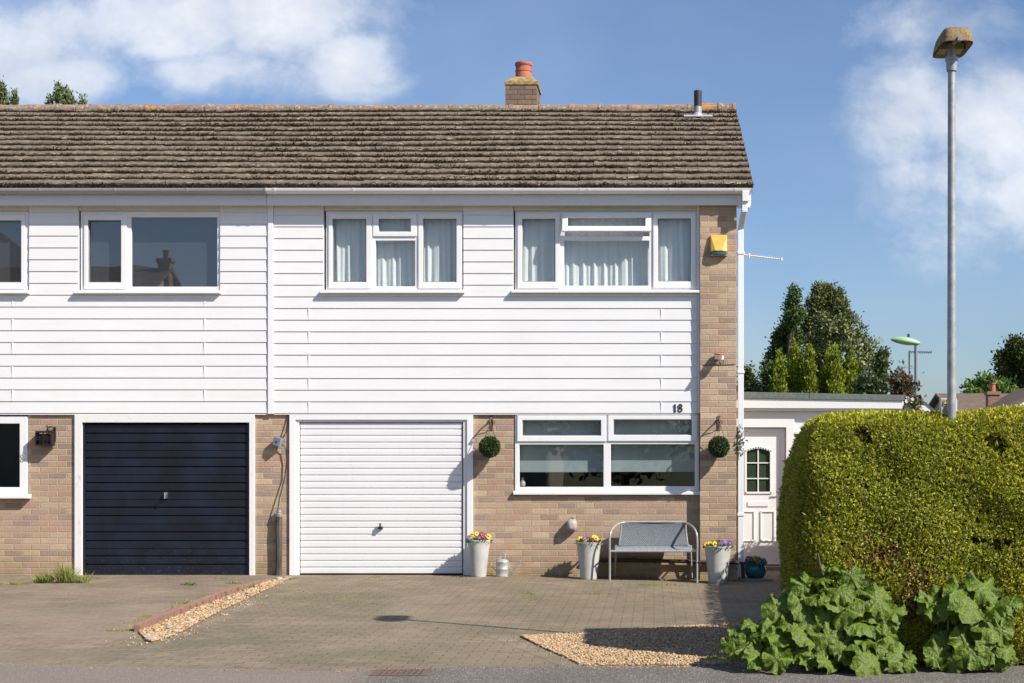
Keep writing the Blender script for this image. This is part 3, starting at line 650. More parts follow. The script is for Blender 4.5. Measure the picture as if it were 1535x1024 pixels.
curtain(495, 556, 322, 432, 4, 'curtain', 'checked net curtain in the left light of the three-light upstairs window', g1, seed=1)
curtain(558, 626, 322, 432, 4.5, 'curtain', 'checked net curtain in the middle light under the small top pane', g1, seed=2)
curtain(629, 690, 322, 432, 4, 'curtain', 'checked net curtain in the right light of the upstairs window above the garage', g1, seed=3)
curtain(776, 840, 322, 432, 4, 'curtain2', 'banded net curtain in the left light beside the open top light', g1, seed=4)
curtain(842, 977, 322, 432, 9, 'curtain2', 'wide banded net curtain behind and below the open top light', g1, seed=5)
curtain(980, 1042, 322, 432, 4, 'curtain2', 'banded net curtain in the light nearest the brick pier', g1, seed=6)
# ================================================================ garage doors
def frame3(par, a, b, c, mat, inner, y0, y1, base=-.06, nm='frame'):
    mb = MB(); ia, ib, ic = inner
    mb.prism([(X(a),base),(X(ia),base),(X(ia),Z(ic)),(X(ib),Z(ic)),(X(ib),base),(X(b),base),(X(b),Z(c)),(X(a),Z(c))], y0, y1); return mb.build(nm, mat, par, bevel=.003)
gd = MB(); n = 23; x0, x1 = X(450), X(692.5); zb, zt = Z(860.5), Z(633.5); ph = (zt-zb)/n
prof = []
for i in range(n):
    z = zb+i*ph; prof += [(.030,z+.0005),(.018,z+.006),(.014,z+.012),(.012,z+ph-.016),(.016,z+ph-.009),(.030,z+ph-.006)]
prof = [(.05,zb)]+prof+[(.05,zt)]
gd.prism(prof, x0, x1, axis='x'); gdo = gd.build('garage_door', 'garage_white', house)
frame3(gdo, 434.5, 709.5, 621, 'garage_white', (443.5,700.5,629.5), -.028, .08)
frame3(gdo, 443.6, 700.4, 629.6, 'garage_white', (448.5,694.5,633), -.006, .06, nm='inner_frame')
mb = MB(); hz = Z(791); hx = X(570.5); mb.lathe([(.03,0),(.03,.006)], (0,0,0), 4)
mb = MB(); mb.box(hx-.028, hx+.028, -.012, .012, hz-.02, hz+.014); mb.box(hx-.008, hx+.008, -.05, -.012, hz+.0, hz+.06); mb.box(hx-.022, hx+.022, -.045, -.013, hz-.018, hz+.005); mb.build('handle', 'iron', gdo, bevel=.004)
# black one
gd = MB(); x0, x1 = X(128), X(370.5); zb, zt = Z(863), Z(635.5)
lines = [635.5,650,664,687,700,724,737,761,773.5,798,811,834,846.5,863]
prof = [(.05, zb)]
for a_, b_ in zip(lines[::-1], lines[::-1][1:]):
    z0_, z1_ = Z(a_), Z(b_); wide = (z1_-z0_) > .15; prof += [(.034,z0_+.001),(.02,z0_+.008),(.014,z0_+.014)]
    if wide: m_ = (z0_+z1_)/2; prof += [(.012,m_-.006),(.02,m_),(.012,m_+.006)]
    prof += [(.012,z1_-.018),(.02,z1_-.008),(.034,z1_-.004)]
prof.append((.05, zt)); gd.prism(prof, x0, x1, axis='x'); gdn = gd.build('garage_door', 'navy', nbr)
frame3(gdn, 113, 382.5, 621.5, 'peeling', (124,374.5,633.5), -.03, .08)
mb = MB(); mb.box(X(124.2), X(127.8), .0, .045, zb, Z(634)); mb.build('door_edge', 'navy', gdn); mb = MB(); mb.box(X(370.7), X(374.3), .0, .045, zb, Z(634)); mb.build('door_edge', 'navy', gdn)
mb = MB(); hx, hz = X(249.5), Z(743); mb.lathe([(.022,0),(.022,.05),(.012,.06)], (hx,0,hz), 12)
mb = MB(); mb.box(hx-.022, hx+.022, -.03, .013, hz-.035, hz+.045); mb.tube([(hx+.004,-.03,hz+.02),(hx+.004,-.07,hz+.02),(hx+.004,-.075,hz-.04)], .009); mb.build('handle', 'chrome', gdn, bevel=.004)
# ================================================================ flat-roofed side extension
YE = 1.5; s_ = (D+YE)/F
ext = thing('side_extension', 'low white flat-roofed side extension with the white front door beside the corner pier', 'extension', (X(1240,YE),YE,0))
x0, x1 = XP1+.003, X(1345,YE); dz0, dz1 = Z(849,YE), Z(632.5,YE); dxa, dxb = X(1108,YE)+.0, X(1186,YE)
mb = MB(); mb.plate(x0, x1, -.12, 2.30, [(x0-.1, dxb, dz0, dz1)], YE, YE+.1); mb.box(x1-.1, x1, YE+.101, YE+5, -.12, 2.3); mb.box(x0, x1, YE+5, YE+5.1, -.12, 2.3); mb.box(x0, x1-.1, YE+.102, YE+5, -.12, dz0-.02)
mb.build('wall', 'clad', ext)
mb = MB()
for k in range(9):
    zz = .35+k*.2
    mb.box(dxb+.05, x1-.02, YE-.02, YE+.0-.0012, zz-.3, zz-.3+.188)
mb.build('cladding', 'clad', ext, bevel=.003)
mb = MB(); mb.add([(x0,YE-.12,Z(612,YE)),(x1+.05,YE-.12,Z(613,YE)),(x1+.05,YE-.09,Z(613,YE)),(x0,YE-.09,Z(612,YE)),(x0,YE-.12,Z(596.5,YE)),(x1+.05,YE-.12,Z(600,YE)),(x1+.05,YE-.09,Z(600,YE)),(x0,YE-.09,Z(596.5,YE))],
       [(0,3,2,1),(4,5,6,7),(0,1,5,4),(1,2,6,5),(2,3,7,6),(3,0,4,7)]); mb.box(x0, x1+.03, YE-.088, YE-.002, Z(616,YE), Z(604,YE)); mb.build('fascia', 'clad', ext, bevel=.002)
mb = MB(); za, zb_ = Z(597,YE), Z(601,YE)
mb.add([(x0,YE-.14,za),(x1+.07,YE-.14,zb_),(x1+.07,YE+5.2,zb_),(x0,YE+5.2,za),(x0,YE-.14,za+.085),(x1+.07,YE-.14,zb_+.075),(x1+.07,YE+5.2,zb_+.075),(x0,YE+5.2,za+.085)],
       [(0,3,2,1),(4,5,6,7),(0,1,5,4),(1,2,6,5),(2,3,7,6),(3,0,4,7)]); mb.box(X(1212,YE),X(1212.6,YE),YE-.146,YE-.14,za-.0,za+.07); mb.build('roof', 'felt', ext, bevel=.012)
# door frame + door
def EX(p): return X(p, YE)
def EZ(p): return Z(p, YE)
mb = MB(); mb.prism([(x0,dz0),(x0+.02,dz0),(x0+.02,EZ(641)),(EX(1178),EZ(641)),(EX(1178),dz0),(dxb+.04,dz0),(dxb+.04,EZ(627)),(x0,EZ(627))], YE-.03, YE+.09)
dof = mb.build('door_frame', 'upvc', ext, bevel=.006)
mb = MB(); YD = YE+.05
arch = []; 
# leaf with an arched light: built as strips around the opening
gl, gr, gb, gs, gp = EX(1118), EX(1156), EZ(739), EZ(676), EZ(671)
L0, R0, B0, T0 = EX(1109), EX(1177), dz0+.02, EZ(642)
top = [(gl+(gr-gl)*t, gs+(gp-gs)*math.sin(PI*t)) for t in [i/10 for i in range(11)]]
mb.prism([(L0,B0),(R0,B0),(R0,gb),(L0,gb)], YD, YD+.045)
mb.prism([(L0,gb),(gl,gb),(gl,gs),(L0,gs)], YD, YD+.045); mb.prism([(gr,gb),(R0,gb),(R0,gs),(gr,gs)], YD, YD+.045)
mb.prism([(L0,gs)]+top+[(R0,gs),(R0,T0),(L0,T0)], YD, YD+.045)
door = mb.build('door', 'upvc', ext)
def moulding(mb, pts, w=.016, y0=None, closed=True):
    pts = [Vector((p[0], 0, p[1])) for p in pts]; n = len(pts)
    for i in range(n if closed else n-1):
        a, b = pts[i], pts[(i+1) % n]; d = (b-a).normalized(); s = Vector((d.z,0,-d.x)); c = (a+b)/2; c.y = YD-.006
        mb.obox(c, d, Vector((0,1,0)), s, (b-a).length/2+w*.45, .008, w/2)
mb = MB(); moulding(mb, [(gl,gb),(gl,gs)]+top[1:-1]+[(gr,gs),(gr,gb)], .028); mb.build('light_surround', 'upvc', door, bevel=.004)
mb = MB()
for a_, b_, c_, d_ in ((1106+5,1131,767,811),(1141,1161,767,811)): moulding(mb, [(EX(a_),EZ(d_)),(EX(a_),EZ(c_)),(EX(b_),EZ(c_)),(EX(b_),EZ(d_))], .02)
moulding(mb, [(EX(1110),EZ(845)),(EX(1110),EZ(647)),(EX(1167),EZ(647)),(EX(1167),EZ(845))], .014)
mb.build('moulded_panel', 'upvc', door, bevel=.005)
mb = MB(); mb.box(gl-.01, gr+.01, YD+.02, YD+.024, gb-.01, gp+.01); M['doorglass'] = pm('dark_green_obscure_glass', (.04,.065,.035), (.03,.045,.03), 5, .15); mb.build('pane', 'doorglass', door)
mb = MB(); xm = (gl+gr)/2
mb.box(xm-.008, xm+.008, YD+.004, YD+.018, gb, gp)
for zz in (EZ(694), EZ(717.5)): mb.box(gl, gr, YD+.003, YD+.017, zz-.007, zz+.007)
mb.build('glazing_bar', 'upvc', door)
mb = MB(); mb.box(EX(1121), EX(1152), YD-.012, YD-.001, EZ(759.5), EZ(752)); mb.build('letterbox', 'upvc', door, bevel=.004)
mb = MB(); mb.box(EX(1171), EX(1174.5), YD-.012, YD-.001, EZ(752), EZ(730)); mb.tube([(EX(1172.5),YD-.01,EZ(737)),(EX(1172.5),YD-.05,EZ(737)),(EX(1163),YD-.052,EZ(737))], .009); mb.build('handle', 'chrome', door)
mb = MB(); mb.box(x0, dxb+.05, YE-.6, YE-.002, -.15, dz0-.12); mb.box(x0, dxb+.04, YE-.06, YE+.09, dz0-.119, dz0-.001); mb.build('doorstep', 'kerb', ext, bevel=.006)
# ================================================================ things on the walls
def scroll(c, r0, r1, turns, n=16, flip=1, y=0): return [Vector((c[0]+flip*(r0+(r1-r0)*i/n)*math.cos(turns*2*PI*i/n), y, c[1]+(r0+(r1-r0)*i/n)*math.sin(turns*2*PI*i/n))) for i in range(n+1)]
def hang_bracket(px, y, where):
    x, z = X(px), Z(632); t = thing('hanging_bracket', 'rusty scrolled iron bracket on the '+where+', holding a box ball', 'bracket', (x,y,z), 'iron brackets for the hanging balls')
    mb = MB(); mb.box(x-.018, x+.018, y-.010, y, z-.11, z+.07); mb.build('back_plate', 'rust', t)
    mb = MB(); mb.tube([(x,y-.004,z+.02),(x,y-.08,z+.035),(x,y-.17,z+.02),(x,y-.20,z-.01),(x,y-.19,z-.03),(x,y-.165,z-.02)], .009); mb.tube([(x,y-.006,z-.09),(x,y-.06,z-.05),(x,y-.10,z+.0),(x,y-.13,z+.02)], .005); mb.tube([(x,y-.005,z),(x+.03,y-.02,z+.01),(x+.045,y-.03,z-.01),(x+.03,y-.03,z-.03)], .008)
    mb.tube([(x-.02,y-.01,z+.03),(x-.03,y-.02,z+.01),(x-.015,y-.02,z-.01)], .006); mb.build('scroll_arm', 'rust', t)
    xb, yb, zb = x-.005, y-.165, Z(670)
    b = thing('topiary_ball', 'round green box ball hanging on a chain against the '+where, 'topiary ball', (xb,yb,zb), 'hanging box balls')
    mb = MB(); mb.ball((xb,yb,zb), .112, 18, 12); mb.build('core', 'hedge_core', b, smooth=True)
    n = 5200; d = unit(rng.normal(size=(n,3))); Pn = np.array([xb,yb,zb])+d*(.104+.02*rng.random((n,1))); V, Fc = leaves(Pn, d*.8+rng.normal(size=(n,3))*.6, .018+.01*rng.random(n), .014); np_mesh('foliage', V, Fc, 'box', b)
    mb = MB(); tip = Vector((x, y-.165, z-.02))
    for k in range(3):
        a = k*2*PI/3+.5; mb.tube([tip, (xb+.09*math.cos(a), yb+.09*math.sin(a), zb+.085)], .0035, 5)
    mb.build('chain', 'rust', b)
hang_bracket(737, 0, 'brick beside the white garage door'); hang_bracket(1077, -.1, 'brick corner pier')
# alarm box
ax0, ax1, az0, az1 = X(1064.5,-.1), X(1090,-.1), Z(384,-.1), Z(353,-.1); yb = -.1
al = thing('alarm_box', 'yellow burglar alarm box with blue strip high on the corner pier', 'alarm box', ((ax0+ax1)/2,yb,az0))
mb = MB(); w = ax1-ax0; h = az1-az0
mb.add([(ax0,yb,az0+.05),(ax1,yb,az0+.05),(ax1,yb,az1),(ax0,yb,az1),(ax0+.01,yb-.07,az0+.05),(ax1-.01,yb-.07,az0+.05),(ax1-.005,yb-.03,az1),(ax0+.005,yb-.03,az1),(ax0+w*.3,yb-.095,az0+.055),(ax1-w*.3,yb-.095,az0+.055)],
       [(0,1,2,3),(0,4,8,9,5,1),(4,7,8),(5,9,6),(8,7,6,9),(0,3,7,4),(1,5,6,2),(3,2,6,7)]); mb.build('cover', 'yellow', al, bevel=.006)
mb = MB(); mb.prism([(ax0+.004,yb-.002),(ax1-.004,yb-.002),(ax1-.014,yb-.072),(ax0+w*.6,yb-.088),(ax0+w*.4,yb-.088),(ax0+.014,yb-.072)], az0+.008, az0+.049, axis='z'); mb.build('strobe_strip', 'bluestrip', al, bevel=.004)
mb = MB(); mb.prism([(ax0+.0,yb-.001),(ax1,yb-.001),(ax1-.012,yb-.068),(ax0+.012,yb-.068)], az0, az0+.0075, axis='z'); mb.build('base', 'yellow', al)
# small security light on the pier
cx_, cz_ = X(1078,-.15), Z(537,-.15)
t = thing('security_camera', 'small rust-topped camera with loose wires halfway up the corner pier', 'camera', (cx_,-.1,cz_))
mb = MB(); axx = Vector((.9,.4,0)).normalized(); ayy = Vector((-.4,.9,.1)).normalized(); azz = axx.cross(ayy)
mb.obox((cx_+.0,-.19,cz_+.01), axx, ayy, azz, .032, .07, .03); mb.build('housing', 'white_pl', t, bevel=.006)
mb = MB(); mb.obox((cx_,-.19,cz_+.046), axx, ayy, azz, .037, .08, .006); mb.obox((cx_+.005,-.266,cz_+.005), axx, ayy, azz, .026, .004, .022); mb.build('hood', 'pot_terracotta', t, bevel=.003)
mb = MB(); mb.tube([(cx_,-.13,cz_-.02),(cx_+.01,-.11,cz_-.07),(cx_+.05,-.115,cz_-.06),(cx_+.06,-.13,cz_),(cx_+.03,-.12,cz_-.03)], .004); mb.tube([(cx_-.2,-.104,cz_-.085),(cx_,-.104,cz_-.083),(cx_+.2,-.104,cz_-.075)], .004); mb.tube([(cx_,-.101,cz_+.0),(cx_,-.14,cz_)], .015); mb.build('wire', 'pipe_black', t)
# grey bulkhead light
lx, lz = X(857.5), Z(787.5)
t = thing('wall_light', 'pale grey domed outdoor fitting on the brick between two planters', 'wall light', (lx,0,lz))
mb = MB(); prof = [(.065,0),(.07,.02),(.068,.07),(.055,.11),(.03,.125)]
vs = []; n = 20
for r_, d_ in prof:
    for k in range(n):
        a = 2*PI*k/n; ca_, sa_ = math.cos(a), math.sin(a); e = (abs(ca_)**3+abs(sa_)**3)**(-1/3); vs.append((lx+r_*e*ca_*.95, -.0-d_, lz+r_*e*sa_*1.15))
fs = [(i*n+k, i*n+(k+1)%n, (i+1)*n+(k+1)%n, (i+1)*n+k) for i in range(len(prof)-1) for k in range(n)]+[tuple((len(prof)-1)*n+k for k in range(n)), tuple(range(n))]
mb.add(vs, fs); mb.build('cover', 'fitting', t, smooth=True)
mb = MB(); mb.tube([(lx-.01,-.118,lz-.0),(lx-.008,-.13,lz-.035)], .008); mb.build('latch', 'greyplastic', t); mb = MB(); mb.tube([(lx-.004,-.06,lz-.075),(lx-.004,-.06,lz-.095)], .007); mb.build('drip_spout', 'greyplastic', t); mb = MB(); mb.tube([(lx+.03,-.004,lz+.08),(lx,-.004,lz+.105),(lx-.03,-.004,lz+.085)], .004); mb.build('hook', 'greyplastic', t)
# lantern on the left house
t = thing('wall_lantern', 'black iron wall lantern on the brick between the left window and the navy garage door', 'wall light', (X(66),0,Z(668)))
a_, b_, c_, d_ = X(54,-.12), X(77,-.12), Z(667,-.12), Z(648,-.12); mb = MB()
for yy in (-.13,-.03):
    for zz in (c_, (c_+d_)/2-.015, (c_+d_)/2+.015, d_): mb.box(a_, b_, yy-.004, yy+.004, zz-.006, zz+.006)
for xx in (a_, (a_+b_)/2, b_):
    for yy in (-.13,-.03): mb.box(xx-.005, xx+.005, yy-.006, yy+.006, c_, d_)
mb.box(a_-.01, b_+.01, -.135, -.02, c_-.012, c_-.007); mb.box(a_-.01, b_+.01, -.135, -.02, d_+.007, d_+.014); mb.box(a_+.03,b_-.03,-.11,-.05,c_,d_-.02); mb.box(a_-.002,a_+.002,-.13,-.03,c_,d_); mb.box(b_-.002,b_+.002,-.13,-.03,c_,d_)
mb.build('cage', 'iron', t)
mb = MB(); bx = b_-.015; mb.box(bx, bx+.022, -.008, 0, Z(662), Z(640)); mb.tube([(bx+.01,-.005,Z(642)),(bx+.0,-.09,Z(640)),(bx-.05,-.08,Z(641)),(bx-.06,-.08,d_+.01)], .008); mb.tube([(bx+.01,-.006,Z(650)),(bx-.02,-.08,Z(646)),(bx-.06,-.08,Z(648))], .006); mb.tube([(bx-.06,-.08,Z(638)),(bx-.03,-.08,d_)], .01); mb.build('arm', 'iron', t)
# wire ornament on the left window frame
mb = MB(); ox, oz = X(37.2), Z(683); mb.tube([(ox+.017*math.sin(2*a)+.004, -.035, oz+.045*math.cos(a)) for a in [i*2*PI/24 for i in range(25)]], .0035, 5)
tag(mb.build('wire_ornament', 'greyplastic'), 'small twisted wire figure of eight on the lower left window frame', 'ornament')
# junction box, cables, post
jx, jz = X(419), Z(662.5)
t = thing('junction_box', 'tilted grey electrical box with dangling cables between the two garage doors', 'electrical box', (jx,0,jz))
mb = MB(); aa = R(14); axx = Vector((math.cos(aa),-.25,-math.sin(aa))).normalized(); azz = Vector((math.sin(aa),0,math.cos(aa))); azz = (azz-axx*azz.dot(axx)).normalized(); ayy = azz.cross(axx)
mb.obox((jx,-.07,jz), axx, ayy, azz, .05, .04, .055); mb.build('case', 'bluegrey', t, bevel=.006)
mb = MB(); mb.obox(Vector((jx,-.07,jz))-ayy*.042, axx, ayy, azz, .01, .004, .008); mb.build('knob', 'iron', t); mb = MB(); mb.tube([(jx,-.0,jz),(jx,-.04,jz)], .02); mb.build('wall_stub', 'iron', t)
mb = MB(); mb.tube([(X(431),-.006,Z(622)),(X(427),-.012,Z(640)),(X(422),-.012,Z(655)),(X(426),-.03,Z(658))], .0035); mb.tube([(X(433),-.006,Z(622)),(X(431),-.012,Z(645)),(X(424),-.02,Z(659)),(X(428),-.02,Z(662))], .0035)
mb.tube([(X(423),-.06,Z(664)),(X(430),-.05,Z(672)),(X(431),-.04,Z(690)),(X(428),-.03,Z(715)),(X(421),-.05,Z(745)),(X(418.5),-.08,Z(766))], .0065); mb.build('cable', 'pipe_black', t)
t = thing('wooden_post', 'short weathered timber post with a ceramic cap standing between the garage doors', 'post', (X(419.5),-.052,0))
mb = MB(); mb.tube([(X(419),-.052,-.08),(X(420.2),-.052,.3),(X(419.3),-.052,.55),(X(420),-.052,Z(775,-.052))], [.042,.040,.041,.038], 9); mb.build('shaft', 'wood_dark', t)
mb = MB(); mb.lathe([(.036,0),(.042,.01),(.044,.04),(.03,.045),(.03,.055),(.036,.06),(.034,.08),(.015,.09)], (X(420),-.052,Z(775,-.052)), 14); mb.build('cap', 'galv', t, smooth=True)
# house number: 1 and 8
t = thing('house_number', 'dark grey house number 18 on the bottom white board over the downstairs window', 'house number', (X(1017),-.06,Z(612)))
mb = MB(); nx_, y_ = X(1012.0), -.04; z0_, z1_ = Z(617.5), Z(606)
mb.tube([(nx_,y_,z0_),(nx_,y_,z1_-.004)], .0095, 8); mb.tube([(nx_-.014,y_,z0_+.002),(nx_+.014,y_,z0_+.002)], .005, 6); mb.tube([(nx_-.013,y_,z1_-.018),(nx_,y_,z1_)], .006, 6); mb.build('digit', 'iron', t)
mb = MB(); nx_ = X(1019.8); zm = (z0_+z1_)/2
for cz_, r_, rz in ((z0_+.026,.024,.023),(z1_-.022,.021,.020)):
    mb.tube([(nx_+r_*math.cos(a), y_, cz_+rz*math.sin(a)) for a in [i*2*PI/18 for i in range(19)]], .0075, 6, cap=False)
mb.build('digit', 'iron', t)
# black waste pipe along the foot of the wall
t = thing('waste_pipe', 'black plastic pipe running along the brick foot behind the bench', 'pipe', (X(960),-.15,.19))
mb = MB(); zp = Z(840,-.12); mb.tube([(X(878),-.05,zp+.01),(X(905),-.055,zp),(X(1049),-.06,zp-.02)], .024, 10); mb.tube([(X(1046),-.06,zp-.02),(X(1047),-.15,zp-.02)], .024, 10); mb.tube([(X(1047),-.15,zp-.022),(X(1100),-.15,zp-.025),(X(1112),-.15,zp-.03),(X(1113),-.14,-.03)], .024, 10); mb.build('pipe_run', 'pipe_black', t, smooth=True)
for q in (905, 980, 1060, 1098):
    mb = MB(); mb.tube([(X(q),-.06 if q < 1048 else -.15,zp-.01),(X(q+2.6),-.06 if q < 1048 else -.15,zp-.01)], .031, 10); mb.build('clip', 'pipe_black', t)
# ivy sprig by the downpipe
n = 90; Pn = np.stack([rng.normal(X(1110), .03, n), rng.uniform(-.12,-.05, n), rng.uniform(Z(682), Z(638), n)], 1); V, Fc = leaves(Pn, rng.normal(size=(n,3)), .035, .028)
t = thing('climbing_plant', 'wispy climbing plant trailing down behind the white downpipe', 'climbing plant', (X(1106),-.05,Z(690)))
np_mesh('foliage', V, Fc, 'oak', t); mb = MB(); mb.tube([(X(1107),-.09,Z(690)),(X(1105),-.1,Z(665)),(X(1108),-.09,Z(636))], .004, 5); mb.build('stem', 'bark', t)
# television aerial on the gable
t = thing('television_aerial', 'thin white television aerial sticking out from the gable past the downpipe', 'aerial', (XP1,2.0,Z(383,2)))
ya = 2.0; a = P(1104,380.5,ya); b = P(1172,389,ya+.1); mb = MB(); mb.tube([a, b], .009, 6); mb.build('boom', 'white_pl', t)
mb = MB()
for k in range(15):
    q = a.lerp(b, .2+.78*k/14); mb.tube([q+Vector((0,-.07,.018)), q+Vector((0,.07,-.018))], .0035, 5)
mb.box(b.x-.012, b.x+.012, b.y-.02, b.y+.02, b.z-.02, b.z+.025); mb.tube([a+(b-a)*.28+Vector((0,0,-.03)), a+(b-a)*.28+Vector((0,0,.03))], .014, 6); mb.build('director', 'white_pl', t)
# ================================================================ bench, pots, can
def tagpot(px, py_top, py_bot, y, wtop, wbot, label, flowers, seed):
    x = X(px, y); zb = gz(x, y); ht = .46; r = random.Random(seed)
    t = thing('planter', label, 'planter', (x,y,zb), 'tall pale grey ribbed planters')
    prof = [(wbot*.98,0),(wbot,.008)]; n = 17
    for i in range(n):
        f0 = i/n; z0 = .012+f0*(ht-.03); rr = wbot+(wtop-wbot)*(f0**1.15)
        prof += [(rr, z0), (rr+.0055, z0+(ht-.03)/n*.55)]
    prof += [(wtop+.004, ht-.014), (wtop+.006, ht-.004), (wtop+.002, ht), (wtop-.012, ht), (wtop-.016, ht-.05), (.02, ht-.05)]
    mb = MB(); mb.lathe(prof, (x,y,zb), 40); mb.build('pot', 'pot_grey', t, smooth=True)
    mb = MB(); mb.lathe([(wtop-.02,0),(wtop-.02,.012)], (x,y,zb+ht-.046), 20); mb.build('compost', 'soil', t)
    pansies(x, y, zb+ht-.035, wtop, flowers, seed)
def pansies(x, y, z, rad, fl, seed, lab=None):
    r = random.Random(seed)
    lab = lab or dict([(1,'purple, magenta and yellow pansies in the planter next to the white garage door'),(2,'orange, yellow and violet pansies in the planter left of the bench'),(3,'yellow and violet pansies with grassy leaves in the planter before the corner pier')])[seed]
    t = thing('pansies', lab, 'flowers', (x,y,z), 'pansies in the pots')
    n = 520; d = unit(rng.normal(size=(n,3))); d[:,2] = np.abs(d[:,2]); rr = rng.random((n,1))**.4
    Pn = np.array([x,y,z])+d*rr*np.array([rad*1.05,rad*1.05,.075]); V, Fc = leaves(Pn, d+rng.normal(size=(n,3))*.5+[0,0,.4], .035+.02*rng.random(n), .018); np_mesh('foliage', V, Fc, 'weed', t)
    if seed == 3:
        n = 60; Pn = np.array([x,y,z])+rng.normal(size=(n,3))*[.03,.03,.01]; V, Fc = leaves(Pn, rng.normal(size=(n,3))*.35+[0,0,1], .12+.05*rng.random(n), .008); np_mesh('leaf_blade', V, Fc, 'grass', t)
    for k, (dx_, dz_, c) in enumerate(fl):
        fx = x+dx_*rad; fy = y-rad*.55*math.sqrt(max(.05, 1-dx_*dx_))+r.uniform(-.02,.03); fz = z+dz_
        nrm = Vector((r.gauss(.15,.25), -1, r.uniform(.0,.7))).normalized(); u = nrm.cross(Vector((0,0,1))).normalized(); v = u.cross(nrm)*1.0
        if v.z < 0: v = -v
        mb = MB(); s = .031*r.uniform(.9,1.15); c0 = Vector((fx,fy,fz))
        for (an, ds, rs_, cup) in ((65,.55,.62,.0),(115,.55,.62,.002),(5,.5,.55,-.004),(175,.5,.55,-.004),(270,.5,.68,-.006)):
            ctr = c0+(u*math.cos(R(an))+v*math.sin(R(an)))*s*ds+nrm*(-cup); m = 9; ring_ = [ctr+(u*math.cos(2*PI*i/m)+v*math.sin(2*PI*i/m))*s*rs_*(1+.12*math.sin(i*2.3+k))+nrm*r.uniform(-.004,.003) for i in range(m)]
            mb.add([ctr+nrm*.002]+ring_, [(0,1+i,1+(i+1)%m) for i in range(m)])
        f = mb.build('flower', 'pet_'+c, t)
        mb = MB(); mb.ball(c0+nrm*.006, s*.3, 7, 4); mb.build('flower_centre', 'dark_center' if c in('yellow','orange') else 'pet_yellow', f)
tagpot(717.5, 808, 863, -.23, .142, .094, 'tall pale grey ribbed planter beside the white garage door', [(-.75,.055,'purple'),(-.45,.075,'white'),(-.4,.035,'purple'),(-.12,.11,'yellow'),(.1,.055,'purple'),(.3,.10,'magenta'),(.12,.085,'magenta'),(.5,.05,'magenta'),(.62,.085,'magenta'),(.85,.05,'orange'),(.9,.075,'yellow'),(-.5,.10,'yellow'),(-.15,.06,'purple'),(.38,.07,'magenta')], 1)
tagpot(882.5, 813, 868, -.33, .150, .100, 'tall pale grey ribbed planter between the wall fitting and the bench', [(-.65,.07,'yellow'),(-.3,.075,'purple'),(-.18,.06,'purple'),(-.35,.045,'magenta'),(.35,.075,'orange'),(.5,.09,'yellow'),(.62,.08,'yellow'),(.28,.06,'magenta'),(.1,.06,'yellow'),(.85,.05,'orange')], 2)
tagpot(1076, 820, 875, -.50, .162, .112, 'tall pale grey ribbed planter in front of the brick corner pier', [(-.85,.05,'yellow'),(-.6,.06,'yellow'),(-.4,.045,'yellow'),(-.25,.06,'yellow'),(-.1,.04,'orange'),(.2,.055,'purple'),(.45,.06,'purple'),(.65,.045,'purple'),(.9,.065,'purple'),(.5,.08,'purple')], 3)
# teal bowl
x, y = X(1132.5,-.05), -.05; zb = gz(x,y)+.03
t = thing('plant_pot', 'round glossy teal pot on the step between the downpipe and the hedge', 'planter', (x,y,zb))
mb = MB(); mb.lathe([(.085,0),(.10,.005),(.127,.05),(.136,.09),(.132,.13),(.122,.155),(.120,.16),(.134,.165),(.136,.178),(.128,.182),(.115,.178),(.112,.14),(.02,.14)], (x,y,zb), 36); mb.build('pot', 'teal', t, smooth=True)
pansies(x, y, zb+.165, .125, [(-.85,.05,'purple'),(-.75,.075,'purple'),(-.3,.055,'orange'),(.0,.07,'yellow'),(.1,.05,'orange'),(.4,.04,'purple'),(.6,.05,'purple'),(.75,.035,'purple'),(.85,.055,'purple'),(-.1,.085,'yellow')], 5, 'dark violet and orange pansies in the teal pot')
mb = MB(); mb.box(x-.2, x+.2, y-.18, y+.2, gz(x,y)-.05, zb-.001); tag(mb.build('paving_slab', 'kerb', bevel=.006), 'low concrete slab under the teal pot', 'slab')
# watering can
x, y = X(753,-.2), -.2; zb = gz(x,y)
t = thing('watering_can', 'old galvanised watering can with long spout beside the grey planter', 'watering can', (x,y,zb))
mb = MB(); mb.lathe([(.080,0),(.082,.006),(.080,.012),(.079,.09),(.082,.095),(.079,.10),(.078,.175),(.082,.182),(.077,.19),(.06,.208),(.035,.214)], (x,y,zb), 28); mb.build('body', 'galv_can', t, smooth=True)
mb = MB(); mb.tube([(x+.07,y-.02,zb+.03),(x+.12,y-.03,zb+.075),(x+.23,y-.06,zb+.195)], [.024,.017,.011], 10); mb.tube([(x+.06,y,zb+.19),(x+.10,y-.02,zb+.10),(x+.12,y-.03,zb+.085)], .004, 6); mb.build('spout', 'galv_can', t, smooth=True)
mb = MB(); mb.tube([(x-.075,y,zb+.06),(x-.12,y+.01,zb+.11),(x-.14,y+.01,zb+.16),(x-.12,y,zb+.20),(x-.05,y,zb+.225),(x-.01,y,zb+.225)], .006, 8); mb.tube([(x-.03,y,zb+.21),(x-.02,y,zb+.28),(x+.01,y,zb+.30),(x+.035,y,zb+.27),(x+.03,y,zb+.2)], .006, 8); mb.build('handle', 'galv_can', t, smooth=True)
